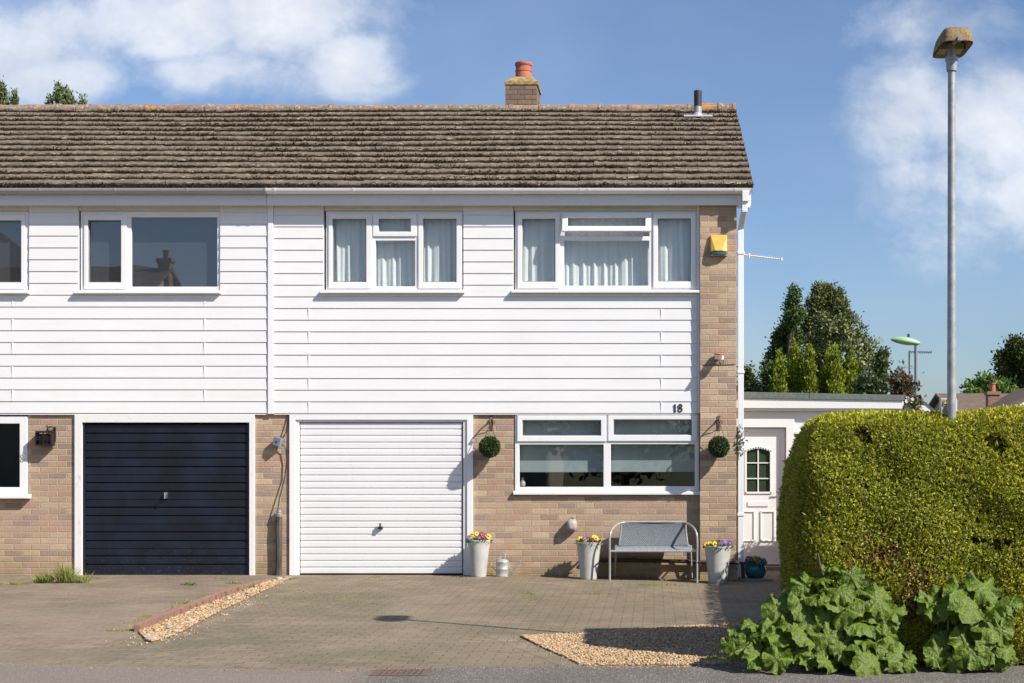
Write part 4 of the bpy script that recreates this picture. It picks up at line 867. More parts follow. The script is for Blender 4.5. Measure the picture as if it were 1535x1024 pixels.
# bench
yf, yb_ = -.56, -.14; xl, xr = X(914,yf), X(1045,yf); g0 = gz((xl+xr)/2, yf)-.005
t = thing('garden_bench', 'grey woven rattan garden bench with curved tube arms under the window', 'bench', ((xl+xr)/2, yf, g0))
zt = Z(784, -.2); zs = g0+.385
def bez(pts, n=8):
    """smooth curve through points"""
    out = []; m = len(pts)
    for i in range(m-1):
        p0 = Vector(pts[max(i-1,0)]); p1 = Vector(pts[i]); p2 = Vector(pts[i+1]); p3 = Vector(pts[min(i+2,m-1)])
        for k in range(n):
            u = k/n; out.append(.5*((2*p1)+(-p0+p2)*u+(2*p0-5*p1+4*p2-p3)*u*u+(-p0+3*p1-3*p2+p3)*u**3))
    out.append(Vector(pts[-1])); return out
mb = MB(); w = xr-xl
pts = [(xl,yf,g0),(xl,yf,g0+.3),(xl+.0,yf,g0+.54),(xl+.02,yf+.05,g0+.635),(xl+.07,yf+.22,zt-.025),(xl+.14,yb_-.02,zt),(xl+.3,yb_,zt+.008),((xl+xr)/2,yb_,zt+.01),(xr-.3,yb_,zt+.008),(xr-.14,yb_-.02,zt),(xr-.07,yf+.22,zt-.025),(xr-.02,yf+.05,g0+.635),(xr,yf,g0+.54),(xr,yf,g0+.3),(xr,yf,g0)]
mb.tube(bez(pts, 7), .0135, 10); mb.build('arm_frame', 'tube', t, smooth=True)
for sx_, xa, xb in ((1, xl+.05, xl+.065), (-1, xr-.05, xr-.065)):
    mb = MB(); mb.tube([(xa,yb_+.06,g0+.02),(xb,yb_+.02,g0+.35),(xb+.03*sx_,yb_-.0,zs+.05)], .011, 8); mb.build('leg', 'tube', t, smooth=True)
mb = MB(); mb.tube([(xl+.005,yf+.0,zs),(xl+.02,yf+.2,zs-.012),(xl+.06,yb_,zs)], .010, 8); mb.tube([(xr-.005,yf,zs),(xr-.02,yf+.2,zs-.012),(xr-.06,yb_,zs)], .010, 8); mb.tube([(xl+.03,yf+.03,zs-.004),(xr-.03,yf+.03,zs-.004)], .011, 8); mb.tube([(xl+.06,yb_+.0,zs-.03),(xr-.06,yb_+.0,zs-.03)], .011, 8); mb.build('seat_frame', 'tube', t, smooth=True)
def weave(nm, fn, nu, nv, r_, par):
    """over-and-under strands on a surface fn(u, v) -> (point, normal)"""
    mb = MB()
    for j in range(nv):
        v = (j+.5)/nv; pts = []
        for i in range(nu*2+1):
            u = i/(nu*2); p, nrm = fn(u, v); pts.append(Vector(p)+Vector(nrm)*(r_*1.1*(1 if (i//2+j) % 2 else -1) if i % 2 else 0))
        mb.tube(pts, r_, 5)
    for i in range(nu+1):
        u = i/nu; pts = [fn(u, k/6)[0] for k in range(7)]; mb.tube(pts, r_*1.2, 5)
    return mb.build(nm, 'rattan', par)
bw0, bw1 = xl+.135, xr-.135
def backf(u, v): 
    q = (v-.5)*2; sp = .03*(1-v); return ((bw0-sp+(bw1-bw0+2*sp)*u, yb_-.01-.10*(1-v)**1.5+.02*math.sin(PI*u), zs+.045+(zt-zs-.045)*v), (0,-1,0))
def seatf(u, v):
    return ((xl+.06+(xr-xl-.12)*u, yf+.01+(yb_-.08-yf)*v, zs+.012+.035*(v**3)-.012*math.sin(PI*v)-.02*(1-v)**6), (0,0,1))
weave('backrest', backf, 60, 30, .0052, t); weave('seat', seatf, 64, 34, .0052, t)
mb = MB(); mb.tube(bez([(bw0-.03,yb_-.1,zs+.04),(bw0-.01,yb_-.04,zs+.2),(bw0,yb_-.01,zt)],5), .012, 8); mb.tube(bez([(bw1+.03,yb_-.1,zs+.04),(bw1+.01,yb_-.04,zs+.2),(bw1,yb_-.01,zt)],5), .012, 8); mb.build('back_frame', 'rattan', t, smooth=True)
# ================================================================ ground sheets
def sheet(name, polyfn, x0, x1, y0, y1, nx, ny, mat, dz, thick=.0, jitter=0):
    V = []; 
    for j in range(ny+1):
        for i in range(nx+1):
            u, v = i/nx, j/ny; x, y = polyfn(u, v) if polyfn else (x0+(x1-x0)*u, y0+(y1-y0)*v); V.append((x, y, gz(x, y)+dz))
    Fc = [(j*(nx+1)+i, j*(nx+1)+i+1, (j+1)*(nx+1)+i+1, (j+1)*(nx+1)+i) for j in range(ny) for i in range(nx)]
    return struct(np_mesh(name, V, Fc, mat, smooth=True))
def lerp(a, b, t): return a+(b-a)*t
def pl(pts, t):                                # point on polyline by parameter = fraction of length in x or y
    n = len(pts)-1; k = min(int(t*n), n-1); f = t*n-k; return (lerp(pts[k][0], pts[k+1][0], f), lerp(pts[k][1], pts[k+1][1], f))
mb = MB(); mb.add([(-400,-300,-.16),(400,-300,-.16),(400,600,-.16),(-400,600,-.16)], [(0,1,2,3)]); struct(mb.build('ground', 'grass_ground'))
road_edge = [G(-200,991), G(0,993.5), G(140,1000), G(300,1003), G(520,1007), G(700,1000.5), G(860,999), G(1100,998), G(1330,994), G(1535,987), G(1800,985)]
def re_y(x):
    for a, b in zip(road_edge, road_edge[1:]):
        if a[0] <= x <= b[0]: return lerp(a[1], b[1], (x-a[0])/(b[0]-a[0]))
    return road_edge[0][1] if x < road_edge[0][0] else road_edge[-1][1]
def roadf(u, v):
    x = -40+80*u if u < .0 else -14+24*u; ye = re_y(x)+.01*math.sin(x*9)+.008*math.sin(x*23); return (x, lerp(-13.5, ye, v))
V = []; nx = 300
sheet('pavement', roadf, 0, 0, 0, 0, 240, 4, 'asphalt', .004)
mb = MB(); mb.box(-60, 60, -30, -13.62, -.14, -.09); struct(mb.build('road', 'asphalt'))
mb = MB(); mb.box(-60, 60, -13.61, -13.5, -.13, .003); struct(mb.build('kerb', 'kerb', bevel=.01))
mb = MB(); mb.box(-60, -14.01, -13.49, -7.3, -.14, .0); mb.box(10.01, 60, -13.49, -7.3, -.14, .0); struct(mb.build('pavement', 'asphalt'))
sheet('driveway', lambda u, v: (lerp(-4.42, 3.6, u), lerp(re_y(lerp(-4.42,3.6,u))-.12, .3 if False else .02, v)), 0,0,0,0, 120, 90, 'drive', 0)
sheet('path', None, XP1-.02, 3.6, .0205, YE, 20, 12, 'drive', 0)
sheet('driveway', lambda u, v: (lerp(XL-.5, -4.4205, u), lerp(re_y(lerp(XL-.5,-4.4205,u))-.12, .02, v)), 0,0,0,0, 90, 90, 'drive2', 0)
# kerb block courses let into the paving
def strip(name, pts, w, mat, dz, n=40):
    V = []; Fc = []
    P_ = [Vector((*pl(pts, i/n), 0)) for i in range(n+1)]
    for i, p in enumerate(P_):
        d = (P_[min(i+1,n)]-P_[max(i-1,0)]).normalized(); s = Vector((-d.y, d.x, 0))
        for k in (-1, 1): q = p+s*w/2*k; V.append((q.x, q.y, gz(q.x,q.y)+dz))
    Fc = [(2*i, 2*i+1, 2*i+3, 2*i+2) for i in range(n)]
    return struct(np_mesh(name, V, Fc, mat))
M['kerbblock'] = brickmat('kerb_blocks', [(.225,.185,.13),(.20,.165,.12),(.245,.20,.14)], (.17,.14,.10), bw=.2, bh=.2, mw=.004, ground=True, moss=mossy, bumpd=.004)
strip('driveway_edging', [G(262,957), G(205,985), G(168,999)], .12, 'kerbblock', .0015)
strip('driveway_edging', [G(446,868), G(345,921), G(290,946), G(262,957)], .12, 'kerbblock', .0018)
strip('driveway_edging', [G(716,943), G(775,966), G(826,985), G(856,999)], .15, 'kerbblock', .0015)
# gravel bed on the right
bed_top = [G(782,955), G(900,949), G(1000,941), G(1075,935), G(1200,922)]; 
bed_bot = [G(782,955.2), G(812,971), G(842,984), G(868,997)]
def bedf(u, v):
    a = pl(bed_top, u); x = a[0]
    # lower boundary: the diagonal edging first, then the pavement line
    if x < bed_bot[-1][0]:
        for p, q in zip(bed_bot, bed_bot[1:]):
            if p[0] <= x <= q[0]+1e-6: yb2 = lerp(p[1], q[1], (x-p[0])/(q[0]-p[0])); break
        else: yb2 = a[1]
    else: yb2 = re_y(x)-.01
    return (x, lerp(yb2, a[1], v))
sheet('gravel_bed', bedf, 0,0,0,0, 60, 16, 'gravel_base', .003)
strip_l = [G(402,872), G(300,910), G(207,948), G(222,962)]; strip_r = [G(440,866), G(330,917), G(262,953), G(228,963)]
def lstrip(u, v): a = pl(strip_l, v); b = pl(strip_r, v); return (lerp(a[0], b[0], u), lerp(a[1], b[1], u))
sheet('gravel_strip', lstrip, 0,0,0,0, 8, 40, 'gravel_base', .004)
def stones(name, fn, n, smin, smax, label, uvgen=None, zoff=.0):
    ico = [(0,0,-1),(.72,-.53,-.45),(-.28,-.85,-.45),(-.89,0,-.45),(-.28,.85,-.45),(.72,.53,-.45),(.28,-.85,.45),(-.72,-.53,.45),(-.72,.53,.45),(.28,.85,.45),(.89,0,.45),(0,0,1)]
    fi = [(0,1,2),(1,0,5),(0,2,3),(0,3,4),(0,4,5),(1,5,10),(2,1,6),(3,2,7),(4,3,8),(5,4,9),(1,10,6),(2,6,7),(3,7,8),(4,8,9),(5,9,10),(6,10,11),(7,6,11),(8,7,11),(9,8,11),(10,9,11)]
    I = np.array(ico); Fi = np.array(fi); u = rng.random(n); v = rng.random(n); S = smin+(smax-smin)*rng.random(n)**2.2
    C = np.array([(*fn(a, b), 0) for a, b in zip(u, v)]); C[:,2] = [gz(c[0], c[1])+.010+zoff for c in C]; C[:,2] += S*.35*rng.random(n)
    A = rng.random(n)*2*PI; sc3 = np.stack([S*(.8+.5*rng.random(n)), S*(.6+.4*rng.random(n)), S*(.45+.3*rng.random(n))], 1)
    Q = I[None]*(1+rng.normal(size=(n,12,1))*.12)*sc3[:,None,:]; ca, sa = np.cos(A)[:,None], np.sin(A)[:,None]
    Xr = Q[...,0]*ca-Q[...,1]*sa; Yr = Q[...,0]*sa+Q[...,1]*ca; V = np.stack([Xr, Yr, Q[...,2]], -1)+C[:,None,:]
    Fc = (Fi[None]+np.arange(n)[:,None,None]*12).reshape(-1,3); return struct(np_mesh(name, V.reshape(-1,3), Fc, 'pebble'), 'stuff', label)
stones('gravel', bedf, 17000, .006, .015, 'golden gravel filling the bed by the pavement')
stones('gravel', lstrip, 6000, .006, .017, 'mixed pale gravel in the strip between the drives')
stones('loose_stones', lambda u, v: (lerp(-1.4,1.2,u), lerp(re_y(0)-1.0, -5.0, v)), 260, .003, .008, 'scattered loose gravel on the paving', zoff=-.008)
def bits(u, v): x = lerp(-8, 2.8, u); return (x, re_y(x)-.02-.12*abs(v-.5)**1.0*2)
stones('grit', bits, 900, .002, .007, 'grit lying along the pavement edge', zoff=-.004)
def stray_l(u, v):
    a = pl(strip_l, v); b = pl(strip_r, v); s_ = random.choice((-1,1)); o_ = abs(random.gauss(0,.09)); return (b[0]+o_, a[1]) if s_ > 0 else (lerp(a[0],b[0],.5)+random.gauss(0,.12), a[1]-.02-(.35*abs(random.gauss(0,.5)) if v > .93 else 0))
stones('stray_stones', stray_l, 420, .004, .013, 'stones strayed out of the gravel strip', zoff=-.008)
def stray_r(u, v):
    a = bedf(u, 0.0 if random.random() < .6 else 1.0); return (a[0]+random.gauss(0,.06), a[1]+random.gauss(0,.07))
stones('stray_stones', stray_r, 700, .004, .012, 'stones strayed over the edges of the golden gravel bed', zoff=-.008)
# cobbles
for k in range(22):
    u, v = random.random(), random.random()**1.1; x, y = lstrip(.1+.85*u, v); s = random.uniform(.02,.042)
    mb = MB(); mb.ball((0,0,0), s, 9, 6, sy=random.uniform(.65,.9), sz=random.uniform(.4,.6))
    mb.v = [(a*(1+.1*math.sin(7*b/s)), b*(1+.08*math.sin(5*a/s)), c) for a, b, c in mb.v]
    o = mb.build('cobble', pm('pale_cobble_%d' % k, [(.40,.34,.26),(.30,.26,.21),(.44,.39,.32),(.34,.27,.19)][k], None, 14, .8, .3) if k < 4 else M['cob%d' % (k % 4)], smooth=True)
    if k < 4: M['cob%d' % k] = o.data.materials[0]
    o.location = (x, y, gz(x,y)+.02); o.rotation_euler = (0, 0, random.uniform(0, 6)); tag(o, 'rounded pale cobble lying in the gravel strip between the two drives', 'cobble', 'cobbles in the gravel strip')
# red brick-on-edge edging
edge_pts = [G(402,871), G(350,889), G(300,909), G(250,929), G(206,947)]
t = thing('brick_edging', 'low scalloped red edging along the gravel strip between the drives', 'edging', (*edge_pts[2], 0))
tot = sum(math.dist(a, b) for a, b in zip(edge_pts, edge_pts[1:])); n = int(tot/.115); parts_ = []
for i in range(n):
    a = pl(edge_pts, (i+.5)/n); b = pl(edge_pts, min(1, (i+.9)/n)); d = Vector((b[0]-a[0], b[1]-a[1], 0)).normalized(); s = Vector((-d.y, d.x, 0)); z = gz(*a)
    mb = MB(); hh = .075*(1 if i > n*.25 else .35+.65*i/(n*.25)); c = Vector((*a, 0))
    m = 6; sec = [(-.05, -.03)]+[(.05*math.cos(PI-PI*k/m), hh-.02+.022*math.sin(PI*k/m)) for k in range(m+1)]+[(.05,-.03)]
    tilt = random.gauss(0,.006)
    vs = [c+d*u_+s*(-.028+tilt)+Vector((0,0,z+w_)) for u_, w_ in sec]+[c+d*u_+s*(.028+tilt)+Vector((0,0,z+w_)) for u_, w_ in sec]; k_ = len(sec)
    mb.add(vs, [tuple(range(k_)), tuple(range(2*k_-1,k_-1,-1))]+[((j+1)%k_, j, j+k_, (j+1)%k_+k_) for j in range(k_)]); mb.build('edging_brick', 'edging', t, bevel=.004)
# drain cover
dxc, dyc = G(600,1011); t = thing('drain_cover', 'rusty slotted drain cover set in the asphalt', 'drain cover', (dxc,dyc,.005))
mb = MB(); mb.plate(dxc-.20, dxc+.20, dyc-.10, dyc+.17, [(dxc-.17,dxc+.17,dyc-.075,dyc+.145)], .0045, .010)
mb.v = [(a, c, b) for a, b, c in mb.v]; mb.build('frame', 'rust', t)
mb = MB()
for k in range(9): xx = dxc-.155+k*.039; mb.box(xx-.012, xx+.012, dyc-.07, dyc+.14, .0046, .0095)
mb.build('grate', 'rust', t)
mb = MB(); mb.box(dxc-.169, dxc+.169, dyc-.074, dyc+.144, .0042, .0044); mb.build('gully', 'room', t)
# soil strip below the hedge
sheet('soil', lambda u, v: (lerp(.75, 3.6, u), lerp(re_y(lerp(.75,3.6,u))+.0+.03*math.sin(u*17)-.04, -6.6, v)), 0,0,0,0, 60, 10, 'soil', .013)
# ================================================================ weeds and grass
def tuft(x, y, n, hgt, spread, mat, w=.006, bend=.5):
    Pn = np.stack([rng.normal(x, spread, n), rng.normal(y, spread*.5, n), np.full(n, gz(x,y))], 1); dd = rng.normal(size=(n,3))*bend; dd[:,2] = 1
    return leaves(Pn, dd, hgt*(.4+.6*rng.random(n)), w, .1)
def clump(px, py, wpx, n, hgt, label, mat='grass', w=.007, y=None, nm='grass_tuft', cat='grass', grp=None):
    x, yy = G(px, py); Vs = []; Fs = []; o = 0
    for k in range(max(3, int(wpx/4))):
        q = px+random.uniform(-.5,.5)*wpx; xx = (q-CX)*(D+yy)/F; V, Fc = tuft(xx, yy+random.gauss(0,.03), n, hgt*random.uniform(.35,1)*(1-.6*abs(q-px)/(wpx*.5)), .03, mat, w); Vs.append(V); Fs.append(Fc+o); o += len(V)
    ob = np_mesh(nm, np.concatenate(Vs), np.concatenate(Fs), mat)
    if wpx > 90 or py > 990 or n < 11 and wpx > 20: struct(ob, 'stuff', label)
    else: tag(ob, label, cat, grp)
clump(92, 874, 80, 60, .36, 'bushy green grass tuft growing at the left post of the navy garage door', w=.007)
clump(15, 876, 50, 40, .07, 'low grass at the foot of the far left brick wall')
clump(287, 877, 22, 24, .06, 'small leafy grey-green weed before the navy garage door', 'weed', .022, nm='weed', cat='weed')
clump(352, 875, 22, 34, .07, 'thin yellowish grass at the top end of the red edging')
clump(292, 905, 60, 22, .07, 'grass growing along the middle of the red edging')
clump(240, 925, 70, 16, .05, 'sparse grass beside the lower half of the red edging')
for q in range(9):
    px_, py_ = [(388,882),(372,888),(345,893),(325,899),(270,917),(255,921),(225,932),(215,940),(310,907)][q]
    clump(px_-8, py_, 9, 24, .09, ['grass wisp','low grass sprig','small grass tuft'][q % 3]+' against the back of the red edging', nm='grass_tuft', grp='grass along the red edging')
for q in range(6):
    px_, py_ = [(420,868),(440,869),(150,868),(560,866),(330,868),(690,866)][q]
    clump(px_, py_, 14, 10, .05, 'tiny weed sprig at the foot of the wall or garage doors', 'weed', .012, nm='weed', cat='weed', grp='sprigs at the wall foot')
clump(183, 946, 40, 36, .045, 'flat yellow-green grass patch at the lower end of the red edging')
clump(862, 980, 14, 26, .05, 'little grass tuft on the left tip of the golden gravel bed')
clump(810, 958, 60, 10, .035, 'thin grass line along the upper edge of the golden gravel bed')
clump(1080, 990, 70, 60, .06, 'bright grass at the foot of the large-leaved plant by the pavement')
clump(985, 872, 110, 9, .05, 'dry straggly grass under the bench')
clump(60, 993, 160, 5, .012, 'moss line between the left drive and the pavement')
def moss(name, pts, n, label):
    Vs = []; Fs = []; o = 0
    for px, py, w_, h_ in pts:
        for k in range(n):
            x, y = G(px+random.gauss(0,w_), py+random.gauss(0,h_)); V, Fc = tuft(x, y, 4, .014, .008, '', .006, 1.2); Vs.append(V); Fs.append(Fc+o); o += len(V)
    struct(np_mesh(name, np.concatenate(Vs), np.concatenate(Fs), 'grass'), 'stuff', label)
moss('moss', [(540,903,25,6),(520,896,20,4),(800,896,14,3),(790,888,8,2),(890,886,12,2),(455,893,30,8),(390,897,14,5),(980,886,40,3),(900,948,30,4)], 60, 'moss and seedlings in the paving joints')
def litter(name, pts, n, mat, label, smin=.008, smax=.03):
    Vs = []; 
    P_ = np.array([[*pts(rng.random(), rng.random()), 0] for _ in range(n)]); P_[:,2] = [gz(q[0], q[1])+.016 for q in P_]
    V, Fc = leaves(P_, rng.normal(size=(n,3))*[1,1,.12], smin+(smax-smin)*rng.random(n)**2, .008, .2); struct(np_mesh(name, V, Fc, mat), 'stuff', label)
M['litter'] = islandmat('dry_litter', [(.20,.11,.05),(.12,.08,.045),(.30,.20,.10),(.08,.06,.03)], .9, 0, .1)
litter('leaf_litter', lambda u, v: (lerp(.7,3.4,u), re_y(lerp(.7,3.4,u))-.10+.35*v**1.5), 2600, 'litter', 'brown leaf litter under the leafy plants')
litter('leaf_litter', lambda u, v: (lerp(-9,1.2,u), lerp(re_y(-2), -.1, v**.5)), 420, 'litter', 'scattered dry bits on the drives', .006, .02)
litter('leaf_litter', lambda u, v: (lerp(-2.2,1.0,u), -.02-.10*v*v), 500, 'litter', 'dry debris along the foot of the brick wall')
# ================================================================ lamp post
YLp = -7.55; dl = D+YLp; lx, lz = X(1426.5, YLp), Z(92, YLp)
lp = thing('street_lamp', 'tall galvanised street lamp with rusty lichened hood rising out of the hedge', 'street lamp', (lx,YLp,0))
mb = MB(); mb.tube([(lx,YLp,-.1),(lx,YLp,1.6),(lx,YLp,3.0),(lx,YLp,Z(107,YLp))], [.037,.034,.030,.027], 18); mb.build('pole', 'galv', lp, smooth=True)
mb = MB(); mb.lathe([(.036,0),(.038,.01),(.042,.07),(.048,.075),(.048,.10),(.03,.105),(.026,.2)], (lx,YLp,Z(107,YLp)), 20); mb.build('collar', 'galv', lp, smooth=True)
zl = Z(63,-7.72); hw, hy0, hy1 = .118, -7.76, -7.29; hh = .115
mb = MB(); cx_ = lx+.012
def hoodring(z, f, t=0, n=28):
    out = []
    for k in range(n):
        a = 2*PI*(k+.5)/n; c_, s_2 = math.cos(a), math.sin(a); e = (abs(c_)**6+abs(s_2)**6)**(-1/6)
        out.append((cx_+(hw-t)*f*e*c_, (hy0+hy1)/2+((hy1-hy0)/2-t)*f*e*s_2, z))
    return out
n = 28; rings = [hoodring(zl,1.0), hoodring(zl+.02,.99), hoodring(zl+hh*.8,.84), hoodring(zl+hh,.74), hoodring(zl+hh+.006,.5), hoodring(zl+hh-.006,.5,.006), hoodring(zl+hh*.75,.80,.006), hoodring(zl,1.0,.006)]
vs = [p for r_ in rings for p in r_]; fs = [(i*n+k, i*n+(k+1)%n, (i+1)*n+(k+1)%n, (i+1)*n+k) for i in range(len(rings)-1) for k in range(n)]
fs += [((7)*n+k, 7*n+(k+1)%n, (k+1)%n, k) for k in range(n)]+[tuple(4*n+k for k in range(n)), tuple(5*n+k for k in range(n))]
mb.add(vs, fs); mb.build('lamp_hood', 'lamp_body', lp, smooth=True)
mb = MB(); rr = [hoodring(zl+.0,.97,.010), hoodring(zl+.035,.92,.010), hoodring(zl+.07,.84,.012)]; vs = [p for r_ in rr for p in r_]
mb.add(vs, [(i*n+k, i*n+(k+1)%n, (i+1)*n+(k+1)%n, (i+1)*n+k) for i in range(2) for k in range(n)]+[tuple(2*n+k for k in range(n))]); mb.build('reflector', 'lamp_in', lp, smooth=True)
mb = MB(); mb.tube([(cx_-.0,hy0+.08,zl+.035),(cx_,hy1-.08,zl+.035)], .016, 10); mb.box(cx_-.09,cx_-.03,-7.5,-7.36,zl+.01,zl+.06); mb.box(cx_+.03,cx_+.09,-7.5,-7.36,zl+.01,zl+.06); mb.build('lamp_tube', 'lamp_edge', lp, bevel=.003)
mb = MB(); mb.box(cx_-.016, cx_+.016, hy0-.012, hy0+.03, zl-.006, zl+.028); mb.build('catch', 'bluegrey', lp, bevel=.004)
# equipment box by the pole foot on the hedge
bx0, bx1 = X(1411,-7.5), X(1425,-7.5); t = thing('cable_box', 'small grey box with a faded yellow label on the hedge top at the lamp pole', 'utility box', (bx0,-7.62,1.8))
mb = MB(); mb.box(bx0, bx1, -7.47, -7.41, 1.72, Z(597,-7.45)); mb.build('case', 'pot_grey', t, bevel=.006)
mb = MB(); mb.box(bx0+.018, bx1-.018, -7.474, -7.471, 1.88, Z(600,-7.45)); mb.build('label_plate', 'lamp_edge', t); mb = MB(); mb.prism([(bx0+.02,1.895),(bx0+.05,1.895),(bx0+.035,1.925)], -7.479, -7.4745); mb.build('warning_sign', 'yellow', t)
mb = MB(); q = X(1431,-7.5); mb.lathe([(.018,0),(.019,.08),(.012,.10),(.009,.115),(.011,.12),(.010,.13)], (q,-7.5,1.84), 12); tag(mb.build('bottle', 'pot_grey', smooth=True), 'small clear bottle-like fitting beside the lamp pole above the hedge', 'fitting')
# ================================================================ hedge
HX0, HYF, HYB, HH = 1.02, -7.78, -6.55, 1.815
def hedge_surface(n, part):
    """points and normals on an L-shaped clipped hedge with rounded shoulders"""
    if part == 'front':                       # face towards the pavement
        x = rng.uniform(HX0, 4.3, n); z = rng.uniform(0.02, HH, n)
        P_ = np.stack([x, np.full(n, HYF), z], 1); Nn = np.tile([0,-1.,.12], (n,1))
    elif part == 'end':
        y = rng.uniform(HYF, HYB, n); z = rng.uniform(.02, HH, n); P_ = np.stack([np.full(n, HX0), y, z], 1); Nn = np.tile([-1.,0,.12], (n,1))
    elif part == 'top':
        P_ = np.stack([rng.uniform(HX0, 4.3, n), rng.uniform(HYF, HYB, n), np.full(n, HH)], 1); Nn = np.tile([0,0,1.], (n,1))
    elif part == 'back':
        P_ = np.stack([rng.uniform(HX0, 4.3, n), np.full(n, HYB), rng.uniform(.02, HH, n)], 1); Nn = np.tile([0,1.,.1], (n,1))
    elif part == 'side':
        y = rng.uniform(HYB, .9, n); P_ = np.stack([np.full(n, 2.38), y, rng.random(n)*side_h(y)], 1); Nn = np.tile([-1.,0,.1], (n,1))
    elif part == 'side_r':
        y = rng.uniform(HYB, .9, n); P_ = np.stack([np.full(n, 3.3), y, rng.random(n)*side_h(y)], 1); Nn = np.tile([1.,0,.1], (n,1))
    else:
        y = rng.uniform(HYB, .9, n); P_ = np.stack([rng.uniform(2.38, 3.3, n), y, side_h(y)], 1); Nn = np.tile([0,0,1.], (n,1))
    return warp(P_), Nn
def side_h(y): return np.interp(y, [-6.5,-3,-.8,.9], [1.84,1.72,1.6,1.4])
def vnoise(P_, f, s): return np.sin(P_[:,0]*f+s)*np.sin(P_[:,1]*f*1.1+s*2)+np.sin(P_[:,2]*f*1.3+s*3+P_[:,0]*f*.6)*.8
def warp(P_):
    P_ = P_.copy(); z = P_[:,2]; m = P_[:,1] < HYB+.01
    # shoulders: pull the end and the face in near the top; belly at mid height; tuck in at the base
    zz = np.clip(z/HH, 0, 1); ins = .17*np.clip((zz-.62)/.38, 0, 1)**2.0+.10*np.clip((.30-zz)/.3, 0, 1)**1.5
    cx = 2.9; ex = np.clip((1.7-P_[:,0])/.68, 0, 1); P_[:,0] = np.where(m, P_[:,0]+ins*ex*1.2, P_[:,0])
    ef = np.clip((-7.2-P_[:,1])/.5, 0, 1); P_[:,1] = np.where(m, P_[:,1]+ins*.8*ef, P_[:,1])
    # rounded front-left vertical corner
    r = .28; dx_ = np.clip(HX0+r-P_[:,0], 0, r)/r; dy_ = np.clip(P_[:,1]*0+(HYF+r)-P_[:,1], 0, r)/r
    q = np.sqrt(dx_**2+dy_**2); k = np.where((q > 1) & m, 1/np.maximum(q, 1e-6), 1); P_[:,0] = np.where((q>1)&m, HX0+r-dx_*k*r, P_[:,0]); P_[:,1] = np.where((q>1)&m, HYF+r-dy_*k*r, P_[:,1])
    top = np.clip((zz-.9)/.1, 0, 1); ed = np.maximum(np.clip((HX0+.36-P_[:,0])/.22, 0, 1), np.clip((-7.42-P_[:,1])/.22, 0, 1)); P_[:,2] -= np.where(m, top*ed**2*.07, 0)
    P_[:,2] += np.where(m, top*(.035*np.clip((P_[:,0]-1.2)/1.5,0,1)+.012*np.sin(P_[:,0]*5)), 0)
    nz = .022*vnoise(P_, 4.2, 1)+.014*vnoise(P_, 9.5, 2)
    return P_+np.stack([nz*.8, nz, nz*.5], 1)
hg = thing('hedge', 'large clipped yellow-green conifer hedge at the right behind the big-leaved plants', 'hedge', (2.6,-7.1,0))
Vs = []; Fs = []; Mi = []; off = 0
def reddish(P_): 
    d1 = np.exp(-(((P_[:,0]-1.62)/.16)**2+((P_[:,2]-.80)/.10)**2)); d2 = np.exp(-(((P_[:,0]-1.9)/.14)**2+((P_[:,2]-.52)/.20)**2)); return (d1+d2)*(P_[:,1] < -7.2)
for part, n in (('front', 90000), ('end', 20000), ('top', 20000), ('back', 5000), ('side', 14000), ('side_r', 4000), ('side_t', 6000)):
    Pn, Nn = hedge_surface(n, part); depth = .07*rng.random(n)**1.3
    hol = (vnoise(Pn, 13, 4) > 1.27) | ((np.abs(Pn[:,2]-.93-.05*np.sin(Pn[:,0]*7)) < .025) & (Pn[:,0] > 2.0) & (np.sin(Pn[:,0]*11) > -.3) & (Pn[:,1] < -7.3))                      # hollows that show the dark inside
    dr = unit(Nn*.30+rng.normal(size=(n,3))*.6+[0,0,.45]); Pn = Pn-Nn*depth[:,None]-np.where(hol[:,None], Nn*.075, 0)
    big = 1.0 if part in ('front','end','top') else 1.8
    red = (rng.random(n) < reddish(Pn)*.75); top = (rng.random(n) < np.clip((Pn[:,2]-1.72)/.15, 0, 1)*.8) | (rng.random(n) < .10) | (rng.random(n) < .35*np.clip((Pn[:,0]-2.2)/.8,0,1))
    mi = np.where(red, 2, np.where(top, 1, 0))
    for k in range(3):
        d2 = unit(dr+rng.normal(size=(n,3))*.38); L_ = big*(.016+.018*rng.random(n)); st_ = Pn+dr*(.006*k)
        V, Fc = leaves(st_, d2, L_, big*(.0085+.004*rng.random(n)), .2, Nn, .55); Vs.append(V); Fs.append(Fc+off); off += len(V); Mi.append(mi)
n = 1500; xs_ = rng.uniform(HX0, 4.2, n); P_ = warp(np.stack([xs_, rng.uniform(HYF, HYB, n), np.full(n, HH)], 1)); V, Fc = leaves(P_-[0,0,.02], rng.normal(size=(n,3))*.35+[0,0,1], .035+.03*rng.random(n)**2, .007); Vs.append(V); Fs.append(Fc+off); off += len(V); Mi.append(np.full(n, 1))
n = 2600; P_, Nn = hedge_surface(n, 'front'); V, Fc = leaves(P_, Nn*.6+rng.normal(size=(n,3))*.4+[0,0,.7], .04+.03*rng.random(n), .007); Vs.append(V); Fs.append(Fc+off); off += len(V); Mi.append(np.full(n, 1))
np_mesh('foliage', np.concatenate(Vs), np.concatenate(Fs), ['hedge','hedge_top','hedge_dead'], hg, np.concatenate(Mi))
